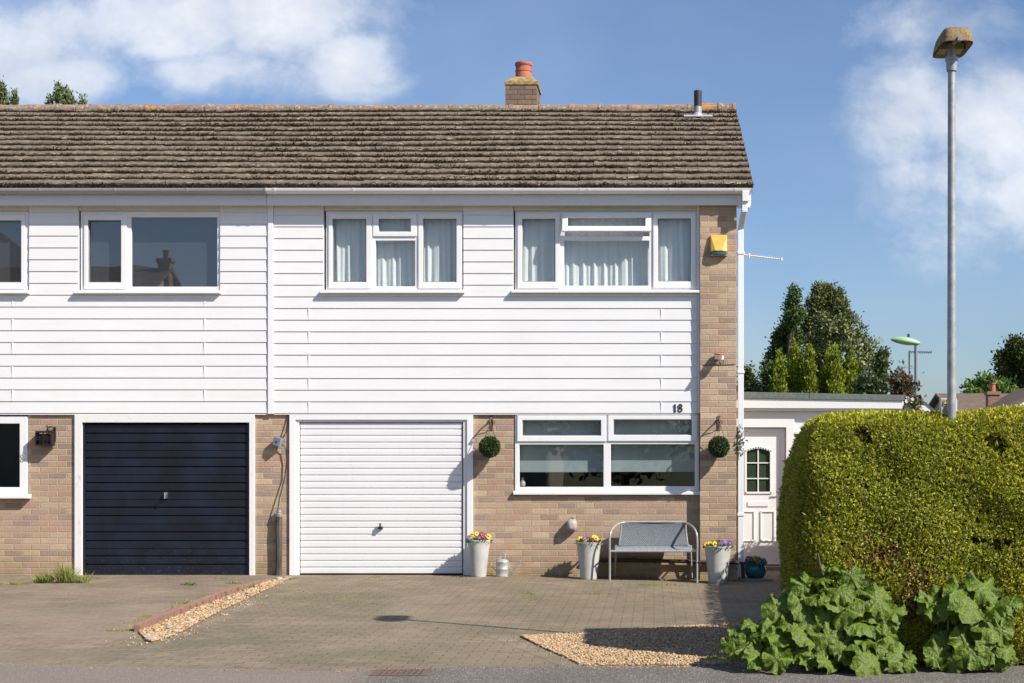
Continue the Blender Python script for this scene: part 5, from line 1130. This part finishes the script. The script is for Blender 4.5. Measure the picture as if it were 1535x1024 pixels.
# dark twiggy inside: same warped form a little smaller
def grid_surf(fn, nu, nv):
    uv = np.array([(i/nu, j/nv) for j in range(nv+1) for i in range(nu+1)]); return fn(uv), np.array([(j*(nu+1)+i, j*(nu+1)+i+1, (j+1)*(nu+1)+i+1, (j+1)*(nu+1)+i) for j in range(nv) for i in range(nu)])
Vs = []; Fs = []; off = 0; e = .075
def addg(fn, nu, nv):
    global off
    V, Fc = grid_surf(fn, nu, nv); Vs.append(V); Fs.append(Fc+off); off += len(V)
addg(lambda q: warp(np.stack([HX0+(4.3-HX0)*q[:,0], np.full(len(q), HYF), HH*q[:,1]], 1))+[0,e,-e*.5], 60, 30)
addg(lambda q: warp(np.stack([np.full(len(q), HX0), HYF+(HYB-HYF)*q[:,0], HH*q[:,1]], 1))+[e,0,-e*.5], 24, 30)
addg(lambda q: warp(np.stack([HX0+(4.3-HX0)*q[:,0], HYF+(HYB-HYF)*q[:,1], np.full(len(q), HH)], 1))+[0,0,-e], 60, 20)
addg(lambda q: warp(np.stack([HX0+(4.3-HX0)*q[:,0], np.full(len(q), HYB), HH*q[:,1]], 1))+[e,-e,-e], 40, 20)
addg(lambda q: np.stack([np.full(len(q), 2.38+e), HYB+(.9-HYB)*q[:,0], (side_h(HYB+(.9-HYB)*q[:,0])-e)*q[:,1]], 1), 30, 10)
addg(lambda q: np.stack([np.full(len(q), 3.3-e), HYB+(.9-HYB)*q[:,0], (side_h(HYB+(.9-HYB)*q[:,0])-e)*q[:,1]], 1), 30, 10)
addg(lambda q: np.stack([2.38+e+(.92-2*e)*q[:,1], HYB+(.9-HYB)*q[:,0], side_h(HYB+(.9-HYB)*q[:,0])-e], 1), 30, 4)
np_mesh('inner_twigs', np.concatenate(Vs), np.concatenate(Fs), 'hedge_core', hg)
# ================================================================ big-leaved plants
def bigleaf_mesh(Rr, ruff, seed):
    """a shallow-lobed, crumpled leaf with a wavy edge: rings from the stalk outwards"""
    r = random.Random(seed); nr, na = 9, 56; V = [(0,0,0)]; vein = [1.0]; rp = [r.uniform(0,6.28) for _ in range(9)]; lob = r.choice([5,5,7])
    fold = r.uniform(-.5,.5); fa = r.uniform(0, PI); el = r.uniform(.8,1.0)
    for i in range(1, nr+1):
        t = i/nr
        for k in range(na):
            a = 2*PI*k/na; d = min(abs(a-PI), 2*PI-abs(a-PI)); gap = math.exp(-(d/.26)**2)
            lobes = .87+.065*abs(math.cos(lob*a*.5))**.7+.05*math.sin(3*a+rp[0])+.04*math.sin(2*a+rp[1])+.03*math.sin(19*a+rp[2])+.02*math.sin(31*a+rp[3])
            rad = t*lobes*(1-.7*gap*t); x, y = rad*math.cos(a), rad*math.sin(a)*el
            z = ruff*t**2.6*(.34*math.sin(5*a+rp[4])+.26*math.sin(8*a+rp[5])+.13*math.sin(13*a+rp[6]))
            z += .035*math.sin(9*x+rp[7])*math.sin(8*y+rp[8])*t + .02*math.sin(21*x+5*y)*math.sin(19*y-4*x)
            q = x*math.cos(fa)+y*math.sin(fa); z += fold*q*q*.55 - .16*t*t
            z += -.022*t*abs(math.cos(lob*a*.5))**8
            V.append((x, y, z)); vein.append((1 if abs(math.cos(lob*a*.5)) > .985 else 0)*(1-.5*t))
    Fc = [(0, 1+k, 1+(k+1) % na) for k in range(na)]; Fq = [(1+i*na+k, 1+(i+1)*na+k, 1+(i+1)*na+(k+1)%na, 1+i*na+(k+1)%na) for i in range(nr-1) for k in range(na)]
    me = bpy.data.meshes.new('leaf'); me.from_pydata(V, [], Fc+Fq); at = me.attributes.new('vein', 'FLOAT', 'POINT'); at.data.foreach_set('value', vein)
    me.polygons.foreach_set('use_smooth', [True]*len(me.polygons)); me.materials.append(M['bigleaf']); me.update(); return me
LM = [bigleaf_mesh(1.0, .30+.16*(k % 3), k+3) for k in range(12)]
def bigplant(lab, spots, base, yfront):
    root = Vector(base); t = thing('broad_leaved_plant', lab, 'plant', base, 'large-leaved plants before the hedge')
    stalks = MB()
    for k, (px, py, s, dy) in enumerate(spots):
        y = yfront+dy; c = P(px, py, y); c.z = max(c.z, .05)
        mb_ = LM[random.randrange(len(LM))]; s = s*random.uniform(.8,1.3); o = bpy.data.objects.new('leaf', mb_); COL.objects.link(o)
        # lean outwards from the plant's middle and towards the light
        out = Vector((c.x-root.x, (y-root.y)*1.0-.35, 0)); nrm = (Vector((.15+random.gauss(0,.45), -.65+random.gauss(0,.35), .75+random.gauss(0,.4)))+out*.55).normalized()
        if c.z < .18: nrm = (nrm+Vector((0,-.15,-.1))).normalized()
        xdir = (Vector((c.x-root.x+random.gauss(0,.3), -.25, -.55+random.gauss(0,.3)))).normalized(); xdir = (xdir-nrm*xdir.dot(nrm)).normalized(); ydir = nrm.cross(xdir)
        Rr = s; o.matrix_world = Matrix.LocRotScale(None, Matrix((xdir, ydir, nrm)).transposed().to_quaternion(), (Rr, Rr*random.uniform(.85,1.1), Rr)); 
        o.parent = t; o.location = c-Vector(base)
        foot = root+Vector((random.gauss(0,.10), random.gauss(0,.05), 0)); mid = foot.lerp(c, .55)+Vector((0,0,.10))
        stalks.tube([foot, mid, c-nrm*.01], [.010,.008,.005], 6)
    stalks.build('stalk', 'stalk', t, smooth=True)
# photo positions (px, py, radius in m, depth behind the front leaf)
sp1 = [(1245,845,.085,.25),(1232,868,.10,.2),(1275,862,.11,.2),(1205,878,.11,.2),(1258,885,.12,.12),(1290,880,.10,.2),(1225,895,.12,.12),(1185,900,.10,.22),(1300,905,.12,.12),(1265,912,.13,.08),(1240,925,.11,.1),
 (1315,900,.14,.08),(1325,925,.11,.12),(1290,935,.13,.05),(1215,925,.12,.1),(1190,925,.12,.15),(1165,915,.11,.2),(1175,890,.10,.3),(1150,930,.10,.2),(1130,935,.10,.2),(1140,950,.11,.1),(1170,950,.12,.08),(1205,950,.12,.03),(1240,955,.13,.02),
 (1262,968,.12,.0),(1300,960,.12,.02),(1280,945,.11,.05),(1325,950,.10,.1),(1110,945,.09,.2),(1100,958,.09,.15),(1118,968,.10,.08),(1150,975,.11,.03),(1105,975,.08,.1),(1135,985,.11,.0),(1165,988,.12,-.08),(1195,978,.11,.0),(1225,980,.11,.02),
 (1240,992,.09,-.06),(1275,985,.10,-.02),(1305,988,.14,-.1),(1330,975,.12,-.02),(1350,985,.12,-.04),(1365,992,.07,-.04),(1210,1000-8,.08,-.02),(1250,900,.10,.1),(1235,880,.09,.25),(1275,925,.11,.1),(1200,905,.11,.15),(1310,940,.1,.1),(1160,965,.1,.1),(1340,915,.09,.15),(1092,968,.07,.15),(1185,968,.1,.05),(1222,940,.1,.12),(1256,945,.1,.08),(1190,938,.11,.12),(1240,910,.11,.15),(1215,905,.1,.2),(1298,920,.1,.12),(1125,955,.09,.12)]
bigplant('tall clump of crinkled green leaves in front of the hedge corner', sp1, (X(1232,-7.75), -7.82, .0), -8.05)
sp2 = [(1440,888,.13,.1),(1475,880,.13,.12),(1405,905,.13,.12),(1425,905,.11,.05),(1455,905,.13,.02),(1490,910,.13,.05),(1515,905,.10,.12),(1512,925,.10,.08),(1480,935,.12,.02),(1500,945,.12,.0),(1460,890,.11,.15),(1445,960,.11,.0),(1455,975,.13,-.05),(1490,965,.13,-.02),(1510,975,.12,-.03),(1400,985,.10,-.02),(1425,990,.09,-.03),(1415,958,.09,.05),(1465,990,.09,-.06),(1500,990,.08,-.04),(1390,900,.08,.15),(1470,950,.1,.03),(1495,925,.11,.04),(1405,980,.09,.0),(1450,980,.1,0),(1478,982,.1,-.03),(1395,912,.09,.1),(1440,915,.09,.08)]
bigplant('smaller clump of crinkled green leaves near the right edge in front of the hedge', sp2, (X(1462,-7.75), -7.82, .0), -8.02)
mb = MB(); mb.tube([P(1234,862,-7.9), P(1229,846,-7.92), P(1226,829,-7.93)], [.008,.007,.006], 7); tag(mb.build('dead_stalk', 'bark'), 'bare brown stick poking up from the tall leafy clump', 'stick')
# ================================================================ trees beyond
def tree(name, label, cat, base, clumps, mat, n, leaf, trunk_h, trunk_r, grp=None, limbs=True, up=.3, core=None, shell=.5):
    t = thing(name, label, cat, base, grp); cs = np.array([c[:3] for c in clumps]); rs = np.array([c[3:6] if len(c) > 4 else (c[3],)*3 for c in clumps])
    Pn, dn = rnd_in(cs, rs, n, shell); Pn = Pn+rng.normal(size=(n,3))*leaf*(.45 if up > 1 else .65)*(1+.9*(rng.random((n,1)) < .06)); V, Fc = leaves(Pn, dn*.5+rng.normal(size=(n,3))*.6+[0,0,up], leaf*(.6+.8*rng.random(n)), leaf*.55*(.7+.6*rng.random(n)), .25, dn, .6)
    np_mesh('crown', V, Fc, mat, t)
    mb = MB(); b = Vector(base); top = Vector((b.x, b.y, b.z+trunk_h)); mb.tube([b, b.lerp(top,.4)+Vector((.02,0,0)), top], [trunk_r, trunk_r*.7, trunk_r*.25], 8)
    if limbs:
        for c in clumps[::2]:
            q = Vector(c[:3]); s = Vector((b.x, b.y, b.z+max(.15, min(trunk_h, (q.z-b.z)*.75)))); mb.tube([s, s.lerp(q,.6)+Vector((0,0,.05)), q], [trunk_r*.35, trunk_r*.2, trunk_r*.08], 5)
    mb.build('trunk', 'bark', t, smooth=True); return t
def at(px, py, y): p = P(px, py, y); return (p.x, p.y, p.z)
def blobs(y, pts, dy=.5):
    s = (D+y)/F; return [(*at(px, py, y+random.uniform(-dy, dy)), rx*s, rx*s, rz*s) for px, py, rx, rz in pts]
Y1 = 22
gA = 'dark conifers beyond the extension'
pts = [(1190,443,7,13),(1187,460,9,11),(1193,473,9,9),(1184,482,11,10),(1178,498,12,10),(1190,507,12,12),(1171,516,13,12),(1187,530,15,12),(1163,538,13,14),(1180,553,17,14),(1155,563,14,14),(1172,580,19,14),(1150,590,14,14),(1195,560,14,20),(1160,552,10,6),(1149,548,5,6),(1165,503,5,6),(1200,470,5,5),(1178,610,26,16),(1180,635,24,16)]
tree('conifer_tree', 'slim dark conifer standing furthest left behind the extension roof', 'tree', (*at(1183,0,Y1)[:2], -.1), blobs(Y1, pts), 'conifer', 26000, .085, 5.6, .14, gA)
pts = [(1228,436,8,12),(1240,438,11,10),(1250,452,14,10),(1222,455,12,12),(1262,462,9,12),(1238,462,17,13),(1218,478,13,12),(1250,480,16,13),(1232,495,20,12),(1265,488,9,14),(1212,505,13,12),(1255,510,18,15),(1230,525,20,15),(1240,560,26,22),(1206,490,6,5),(1273,476,5,8),(1256,441,7,6),(1240,595,30,20),(1240,625,28,20)]
tree('conifer_tree', 'broad dark conifer with bronzed top behind the golden conifers', 'tree', (*at(1238,0,Y1+1)[:2], -.1), blobs(Y1+1, pts), 'conifer_brown', 30000, .085, 5.8, .18, gA)
Y2 = 17; gB = 'golden conifers behind the extension'
gold = [(1168,528,7,'first golden conifer spire from the left behind the extension',),(1192,514,11,'wide-based golden conifer spire second from the left'),(1214,520,8,'slim golden conifer spire third from the left'),(1241,524,12,'broad golden conifer spire fourth from the left'),(1255,523,8,'slim golden conifer spire fifth from the left'),(1276,526,12,'full golden conifer spire furthest right, before the shrubs')]
for k, (px, top, w_, lab) in enumerate(gold):
    pts = []; m = 15
    for i in range(m):
        f = i/(m-1); py = lerp(top+5, 655, f); ww = w_*(.22+.78*min(1,f*1.55)**.6)*random.uniform(.8,1.1); ww *= 1.7; pts.append((px+random.gauss(0,w_*.16), py, ww*.75*random.uniform(.75,1.15), 8.5))
        if i > 1: pts.append((px+random.choice((-1,1))*ww*.7, py+3, ww*.40, 13))
    tree('conifer_bush', lab, 'conifer', (*at(px,0,Y2+.3*(k%2))[:2], -.1), blobs(Y2+.3*(k % 2), pts, .15), 'goldconifer', 8500, .075, 3.0, .05, gB, limbs=False, up=1.6)
    # crown runs down behind the flat roof
Y3 = 19
pts = [(1232,478,5,9),(1240,490,9,9),(1250,500,13,10),(1262,482,6,8),(1268,500,11,9),(1283,478,5,5),(1284,505,8,8),(1290,492,5,8),(1275,520,15,10),(1296,512,6,8),(1295,530,10,9),(1308,521,6,5),(1315,513,3,3),(1302,545,10,9),(1290,550,12,12),(1313,535,4,6),(1222,500,6,8),(1215,512,6,8),(1228,515,9,9),(1275,585,20,18),(1270,615,22,20)]
tree('holly_tree', 'pale variegated shrub tree with sprays reaching right above the golden conifers', 'tree', (*at(1270,0,Y3)[:2], -.1), blobs(Y3, pts, .3), 'shrub', 7500, .09, 3.6, .07, shell=.3)
pts = [(1320,533,4,5),(1322,545,7,9),(1318,560,9,10),(1322,578,11,12),(1327,530,3,4),(1310,590,12,10)]
tree('conifer_bush', 'small dark green conifer at the right end of the shrubs', 'conifer', (*at(1320,0,Y2)[:2], -.1), blobs(Y2, pts, .1), 'oak', 4200, .075, 2.5, .04, limbs=False, up=1.0)
pts = [(1300,572,12,7),(1312,580,12,8),(1293,583,11,8),(1325,578,9,8),(1308,590,14,6)]
tree('shrub', 'rounded glossy leaved shrub just above the extension roof', 'shrub', (*at(1308,0,15)[:2], -.1), blobs(15, pts, .1), 'shrub2', 2600, .085, 2.1, .03)
pts = [(1342,568,5,6),(1350,577,9,8),(1360,572,5,6),(1345,590,8,7),(1357,588,7,6),(1367,580,4,4),(1350,558,3,4),(1372,607,6,3),(1378,600,4,3)]
tree('shrub', 'loose reddish shrub at the end of the extension roof', 'shrub', (*at(1350,0,14)[:2], -.1), blobs(14, pts, .15), 'redshrub', 1100, .10, 1.9, .03, shell=.1)
pts = [(1117,560,6,8),(1122,575,8,9),(1115,590,10,10),(1128,582,5,5),(1133,590,6,4)]
tree('shrub', 'dark green shrub peeping between the downpipe and the extension roof', 'shrub', (*at(1118,0,20)[:2], -.1), blobs(20, pts, .2), 'oak', 2400, .10, 2.3, .04)
Y5 = 62
pts = [(1522,520,10,10),(1535,530,16,14),(1512,540,12,10),(1530,555,20,14),(1508,562,10,10),(1545,575,20,16),(1515,580,16,10),(1502,550,5,6),(1560,545,24,26),(1500,535,5,4)]
tree('broadleaf_tree', 'dark rounded tree cut off by the right edge beyond the red roof', 'tree', (*at(1545,0,Y5)[:2], -.1), blobs(Y5, pts, 1.5), 'oak', 16000, .22, 6.5, .3)
pts = [(1465,580,10,6),(1478,572,9,6),(1488,580,10,8),(1460,595,12,8),(1475,598,14,10),(1450,577,4,2),(1500,585,14,10),(1452,603,8,6),(1515,595,14,10)]
tree('broadleaf_tree', 'fresh green tree behind the small brick chimney at the right', 'tree', (*at(1478,0,50)[:2], -.1), blobs(50, pts, 1), 'lime', 5200, .19, 3.6, .12, shell=.3)
for px, top, w_, lab in ((2,126,12,'dark pine tip at the far left edge above the ridge'),(22,139,5,'tiny pine tip second from the left above the ridge'),(88,128,9,'pale pine leader the tallest tip above the left ridge'),(98,134,6,'pale pine tip just right of the tallest one'),(75,145,5,'short pine tip left of the pale leaders'),(107,142,5,'short green pine tip right of the pale leaders'),(124,148,4,'last small pine tip above the ridge, furthest right')):
    pts = []
    for i in range(8):
        f = i/7; py = lerp(top+2, top+60, f); pts.append((px, py, w_*.6*(.15+.85*f), 6))
        if i: pts.append((px+random.choice((-1,1))*w_*(.2+.6*f), py-2, w_*.14+.6, 4))
    tree('pine_tree', lab, 'tree', (*at(px,0,26)[:2], -.1), blobs(26, pts, .2), 'pine', 2600, .09, Z(top+30,26), .12, 'pine tips above the ridge', limbs=False, up=1.2)
# ================================================================ far lamp, aerial, houses
YF = 22; p = P(1373,505,YF); lp2 = thing('street_lamp', 'slim grey street lamp with a pale green oval head beyond the extension', 'street lamp', (p.x,YF,-.1))
mb = MB(); mb.tube([(p.x,YF,-.1),(p.x,YF,Z(516,YF))], .045, 10); mb.build('pole', 'bluegrey', lp2, smooth=True)
mb = MB(); c = P(1357.5,512,YF); s = (D+YF)/F; mb.v = []; 
prof = []; n = 14; m = 14
for i in range(m+1):
    u = i/m; xx = -22+44*u; hh2 = 7.5*math.sin(PI*min(1,max(0,u*.94+.03)))**.6; zc_ = -1+ -(u-.5)*-0 + (-4*(u-.0))*.0
    for k in range(n):
        a = 2*PI*k/n; z_ = math.sin(a)*hh2*(1.0 if math.sin(a) > 0 else .75); prof.append((c.x+xx*s, YF+math.cos(a)*hh2*s*1.3, c.z+(z_*.92-xx*.13)*s))
mb.add(prof, [(i*n+k, i*n+(k+1)%n, (i+1)*n+(k+1)%n, (i+1)*n+k) for i in range(m) for k in range(n)]+[tuple(range(n)), tuple(m*n+k for k in range(n))]); mb.build('lamp_head', 'greenlamp', lp2, smooth=True)
mb = MB(); q = P(1362,504.5,YF); mb.lathe([(.04,-.03),(.04,.06),(.02,.08)], tuple(q), 10); mb.build('photocell', 'bluestrip', lp2, smooth=True)
def farhouse(name, label, x0, x1, y0, y1, ze, zr, axis, wallm, roofm, chim=None):
    t = thing(name, label, 'house', ((x0+x1)/2, y0, -.1)); mb = MB(); mb.box(x0, x1, y0, y1, -.1, ze)
    if axis == 'y': mb.prism([(x0,ze),(x1,ze),((x0+x1)/2,zr-.05)], y0, y1)
    else: mb.prism([(y0,ze),(y1,ze),((y0+y1)/2,zr-.05)], x0, x1, axis='x')
    mb.build('wall', wallm, t); mb = MB(); o = .35; th = .12
    if axis == 'y':
        xm = (x0+x1)/2; k = (zr-ze)/(xm-x0)
        mb.prism([(x0-o,ze-o*k),(xm,zr),(xm,zr+th),(x0-o-.02,ze-o*k+th)], y0-.3, y1+.3); mb.prism([(x1+o,ze-o*k),(xm,zr),(xm,zr+th),(x1+o+.02,ze-o*k+th)], y0-.3, y1+.3)
    else:
        ym = (y0+y1)/2; k = (zr-ze)/(ym-y0)
        mb.prism([(y0-o,ze-o*k),(ym,zr),(ym,zr+th),(y0-o-.02,ze-o*k+th)], x0-.3, x1+.3, axis='x'); mb.prism([(y1+o,ze-o*k),(ym,zr),(ym,zr+th),(y1+o+.02,ze-o*k+th)], x0-.3, x1+.3, axis='x')
    r = mb.build('roof', roofm, t)
    if axis == 'y':
        mb = MB(); mb.prism([(x0-o,ze-o*k-.2),(x0-o,ze-o*k),(xm,zr-.02),(x1+o,ze-o*k),(x1+o,ze-o*k-.2),(xm,zr-.25)], y0-.34, y0-.302); mb.build('bargeboard', 'white_pl', t)
    if chim:
        cx_, cy_, w_, zt_ = chim; mb = MB(); mb.box(cx_-w_/2, cx_+w_/2, cy_-w_/2, cy_+w_/2, ze, zt_); mb.box(cx_-w_/2-.05, cx_+w_/2+.05, cy_-w_/2-.05, cy_+w_/2+.05, zt_, zt_+.14); c = mb.build('chimney', 'far_brick', r)
        mb = MB(); mb.lathe([(.13,0),(.11,.3),(.14,.32),(.14,.38)], (cx_,cy_,zt_+.14), 12); mb.build('chimney_pot', 'pot_terracotta', c, smooth=True)
    return t
M['farroof'] = pm('brown_far_roof', (.17,.12,.085), (.11,.08,.06), 3, .9, .4, vec=(1,1,4)); M['render'] = pm('cream_render', (.5,.45,.37), (.4,.36,.3), 1, .9)
M['greyroof'] = pm('slate_far_roof', (.10,.10,.11), (.07,.07,.075), 3, .8)
def fh(name, label, pxl, pxr, pye, pyr, y0, dep, axis, wm, rm, ch):
    c_ = None
    if ch: c_ = (X(ch[0], y0+ch[3]), y0+ch[3], ch[1]*(D+y0)/F, Z(ch[2], y0+ch[3]))
    return farhouse(name, label, X(pxl,y0), X(pxr,y0), y0, y0+dep, Z(pye,y0), Z(pyr,y0), axis, wm, rm, c_)
fh('house', 'far white gabled house with terracotta chimney pot behind the reddish shrub', 1320, 1400, 622, 590, 27, 9, 'y', 'white_pl', 'greyroof', (1353,10,583,2.0))
fh('house', 'far brown roofed house with a square brick chimney beyond the hedge at the right', 1440, 1640, 625, 588, 44, 8, 'x', 'render', 'farroof', (1488,17,592,-.2))
hh_ = thing('house', 'far white gable end at the right edge beyond the hedge', 'house', (X(1560,40),40,-.1))
mb = MB(); x0, x1 = X(1478,40), X(1700,40); ze, zr = Z(628,40), Z(584,40); xm = X(1560,40); mb.prism([(x0+.5,-.1),(x1,-.1),(x1,ze),(xm,zr-.1),(x0+.5,ze)], 40, 40.3); mb.build('wall', 'white_pl', hh_)
mb = MB(); mb.prism([(x0,ze-.1),(xm,zr-.02),(x1,ze-.1),(x1,ze+.1),(xm,zr+.18),(x0,ze+.1)], 39.6, 43.9); mb.build('roof', 'farroof', hh_)
mb = MB(); mb.prism([(x0+.2,ze-.28),(xm,zr-.22),(x1,ze-.28),(x1,ze-.1),(xm,zr-.02),(x0+.2,ze-.1)], 39.5, 39.58); mb.build('bargeboard', 'white_pl', hh_)
YT = 27.5; t = thing('television_aerial', 'dark television aerial on a thin mast next to the green-headed lamp', 'aerial', (X(1363,YT),YT,Z(600,YT)))
mb = MB(); mb.tube([(X(1363,YT),YT,Z(600,YT)),(X(1363,YT),YT,Z(526,YT))], .025, 6); mb.build('mast', 'rust', t)
mb = MB(); mb.tube([(X(1362,YT),YT,Z(527,YT)),(X(1397,YT),YT,Z(528,YT))], .018, 6)
for k in range(12): xx = X(1364+k*2.9,YT); mb.tube([(xx,YT-.15,Z(527.5,YT)+.02),(xx,YT+.15,Z(527.5,YT)-.04)], .012, 5)
mb.build('boom', 'bluegrey', t)
# ================================================================ across the road: what the panes reflect
def refl_px(px, dist): return (px-CX)*(D+dist)/F
farhouse('house', 'gabled house across the road, outside the frame, seen only in the upstairs panes', -28, -20.1, -46, -36, 6.8, 9.1, 'x', 'render', 'farroof', (-20.1,-41,.5,9.4))
farhouse('house', 'second house across the road, outside the frame, seen only as a reflection', -42, -26.3, -56, -44, 8.2, 12.9, 'y', 'render', 'greyroof', None)
farhouse('house', 'third house across the road, outside the frame, seen only in the downstairs panes', -14, -4, -45, -35, 4.8, 7.6, 'y', 'render', 'farroof', None)
pts = []
for k, (bx, by, hh3, w3) in enumerate(((-1,-34,5.5,2.6),(5,-36,6.5,3),(11,-35,5,2.8))):
    cl = [(bx+random.gauss(0,w3*.4), by+random.gauss(0,.8), hh3*random.uniform(.35,.8), w3*.55) for _ in range(9)]
    tree('broadleaf_tree', ['leafy tree across the road, left of three outside the frame','taller leafy tree across the road, middle of three outside the frame','low leafy tree across the road, right of three outside the frame'][k], 'tree', (bx,by,-.1), cl, 'lime', 3500, .35, hh3*.7, .2)
# ================================================================ sky, sun, camera
EL, K = R(40), 1.65
sx_, sy_ = K, -1.0; nrm_ = math.hypot(sx_, sy_); sd = Vector((sx_/nrm_*math.cos(EL), sy_/nrm_*math.cos(EL), math.sin(EL)))
sun = bpy.data.lights.new('sun', 'SUN'); so = bpy.data.objects.new('sun', sun); COL.objects.link(so)
sun.energy = 4.9; sun.angle = R(.5); sun.color = (1, .93, .83); so.rotation_euler = sd.to_track_quat('Z', 'Y').to_euler(); so.location = (12,-20,15)
w = bpy.data.worlds.new('World'); sc.world = w; w.use_nodes = True; nt = w.node_tree; bg = nt.nodes['Background']
sky = nt.nodes.new('ShaderNodeTexSky'); sky.sky_type = 'NISHITA'; sky.sun_disc = False; sky.sun_elevation = EL; sky.sun_rotation = math.atan2(sd.x, sd.y); sky.air_density = 1.0; sky.dust_density = 1.0; sky.ozone_density = 1.5
tc = nt.nodes.new('ShaderNodeTexCoord').outputs['Generated']; sp = nt.nodes.new('ShaderNodeSeparateXYZ'); L(nt, tc, sp.inputs[0])
dx_, dy_, dz_ = sp.outputs
yy = math_(nt, 'MAXIMUM', math_(nt, 'ABSOLUTE', dy_), .05); u = math_(nt, 'DIVIDE', dx_, yy); v = math_(nt, 'DIVIDE', dz_, yy)
def blob(cu, cv, ru, rv):
    a = math_(nt, 'DIVIDE', math_(nt, 'SUBTRACT', u, cu), ru); b = math_(nt, 'DIVIDE', math_(nt, 'SUBTRACT', v, cv), rv)
    return math_(nt, 'EXPONENT', math_(nt, 'MULTIPLY', math_(nt, 'ADD', math_(nt, 'MULTIPLY', a, a), math_(nt, 'MULTIPLY', b, b)), -1.0))
def bp2(px, py, rx, ry): return blob((px-CX)/F, (CY-py)/F, rx/F, ry/F)
bl = None
for q in ((30,55,190,85),(260,30,150,80),(440,15,170,95),(530,85,90,60),(330,115,150,45),(90,115,120,45),(1500,170,150,100),(1440,310,150,100),(1540,270,130,130),(1370,150,110,110),(1400,40,150,60),(-300,-100,400,120),(1900,150,250,150)):
    o = bp2(*q)
    if q[0] > 1200: o = math_(nt, 'MULTIPLY', o, .66)
    bl = o if bl is None else math_(nt, 'MAXIMUM', bl, o)
cvv = nt.nodes.new('ShaderNodeCombineXYZ'); L(nt, u, cvv.inputs[0]); L(nt, math_(nt, 'MULTIPLY', v, 1.3), cvv.inputs[1]); L(nt, dy_, cvv.inputs[2])
nz = noise_(nt, 10, 12, .62, cvv.outputs[0], .15); nz2 = noise_(nt, 3.2, 4, .55, cvv.outputs[0], .2)
dens = math_(nt, 'ADD', math_(nt, 'MULTIPLY', bl, .85), math_(nt, 'MULTIPLY', math_(nt, 'SUBTRACT', nz, .5), 1.7))
dens = math_(nt, 'ADD', dens, math_(nt, 'MULTIPLY', math_(nt, 'SUBTRACT', nz2, .5), .5))
cm = ramp_(nt, dens, [(.16, 0.0), (.42, .28), (.66, .72), (1.0, 1.0)]); cm = math_(nt, 'MULTIPLY', cm, ramp_(nt, bl, [(.04, 0.0), (.3, 1.0)]))
cm = math_(nt, 'MULTIPLY', cm, .92)
# faint high veil everywhere
veil = math_(nt, 'MULTIPLY', ramp_(nt, nz2, [(.4, 0.0), (.7, 1.0)]), .10); cm = math_(nt, 'MAXIMUM', cm, veil)
shade = ramp_(nt, noise_(nt, 6, 5, .6, cvv.outputs[0]), [(.3, (4.6,5.0,5.6)), (.65, (7.6,7.7,7.9))])
tint = mix_(nt, 1.0, sky.outputs[0], SKYTINT if 'SKYTINT' in globals() else (1,1,1), 'MULTIPLY')
cc = nt.nodes.new('ShaderNodeMix'); cc.data_type = 'RGBA'; L(nt, cm, cc.inputs[0]); L(nt, tint, cc.inputs[6]); L(nt, shade, cc.inputs[7])
L(nt, cc.outputs[2], bg.inputs[0]); bg.inputs[1].default_value = .1
cam = bpy.data.cameras.new('camera'); co = bpy.data.objects.new('camera', cam); COL.objects.link(co); sc.camera = co
co.location = (0,-D,H); co.rotation_euler = (R(90),0,0); cam.sensor_width = 36; cam.sensor_fit = 'HORIZONTAL'; cam.lens = 36*F/1535
cam.shift_x = (767.5-CX)/1535; cam.shift_y = (CY-512)/1535; cam.clip_end = 2000; cam.clip_start = .1
sc.view_settings.view_transform = 'Standard'; sc.view_settings.look = 'None'; sc.view_settings.exposure = .53; sc.view_settings.gamma = 1
sc.render.engine = 'CYCLES'; sc.cycles.max_bounces = 8; sc.cycles.transparent_max_bounces = 12; sc.cycles.caustics_reflective = False; sc.cycles.caustics_refractive = False
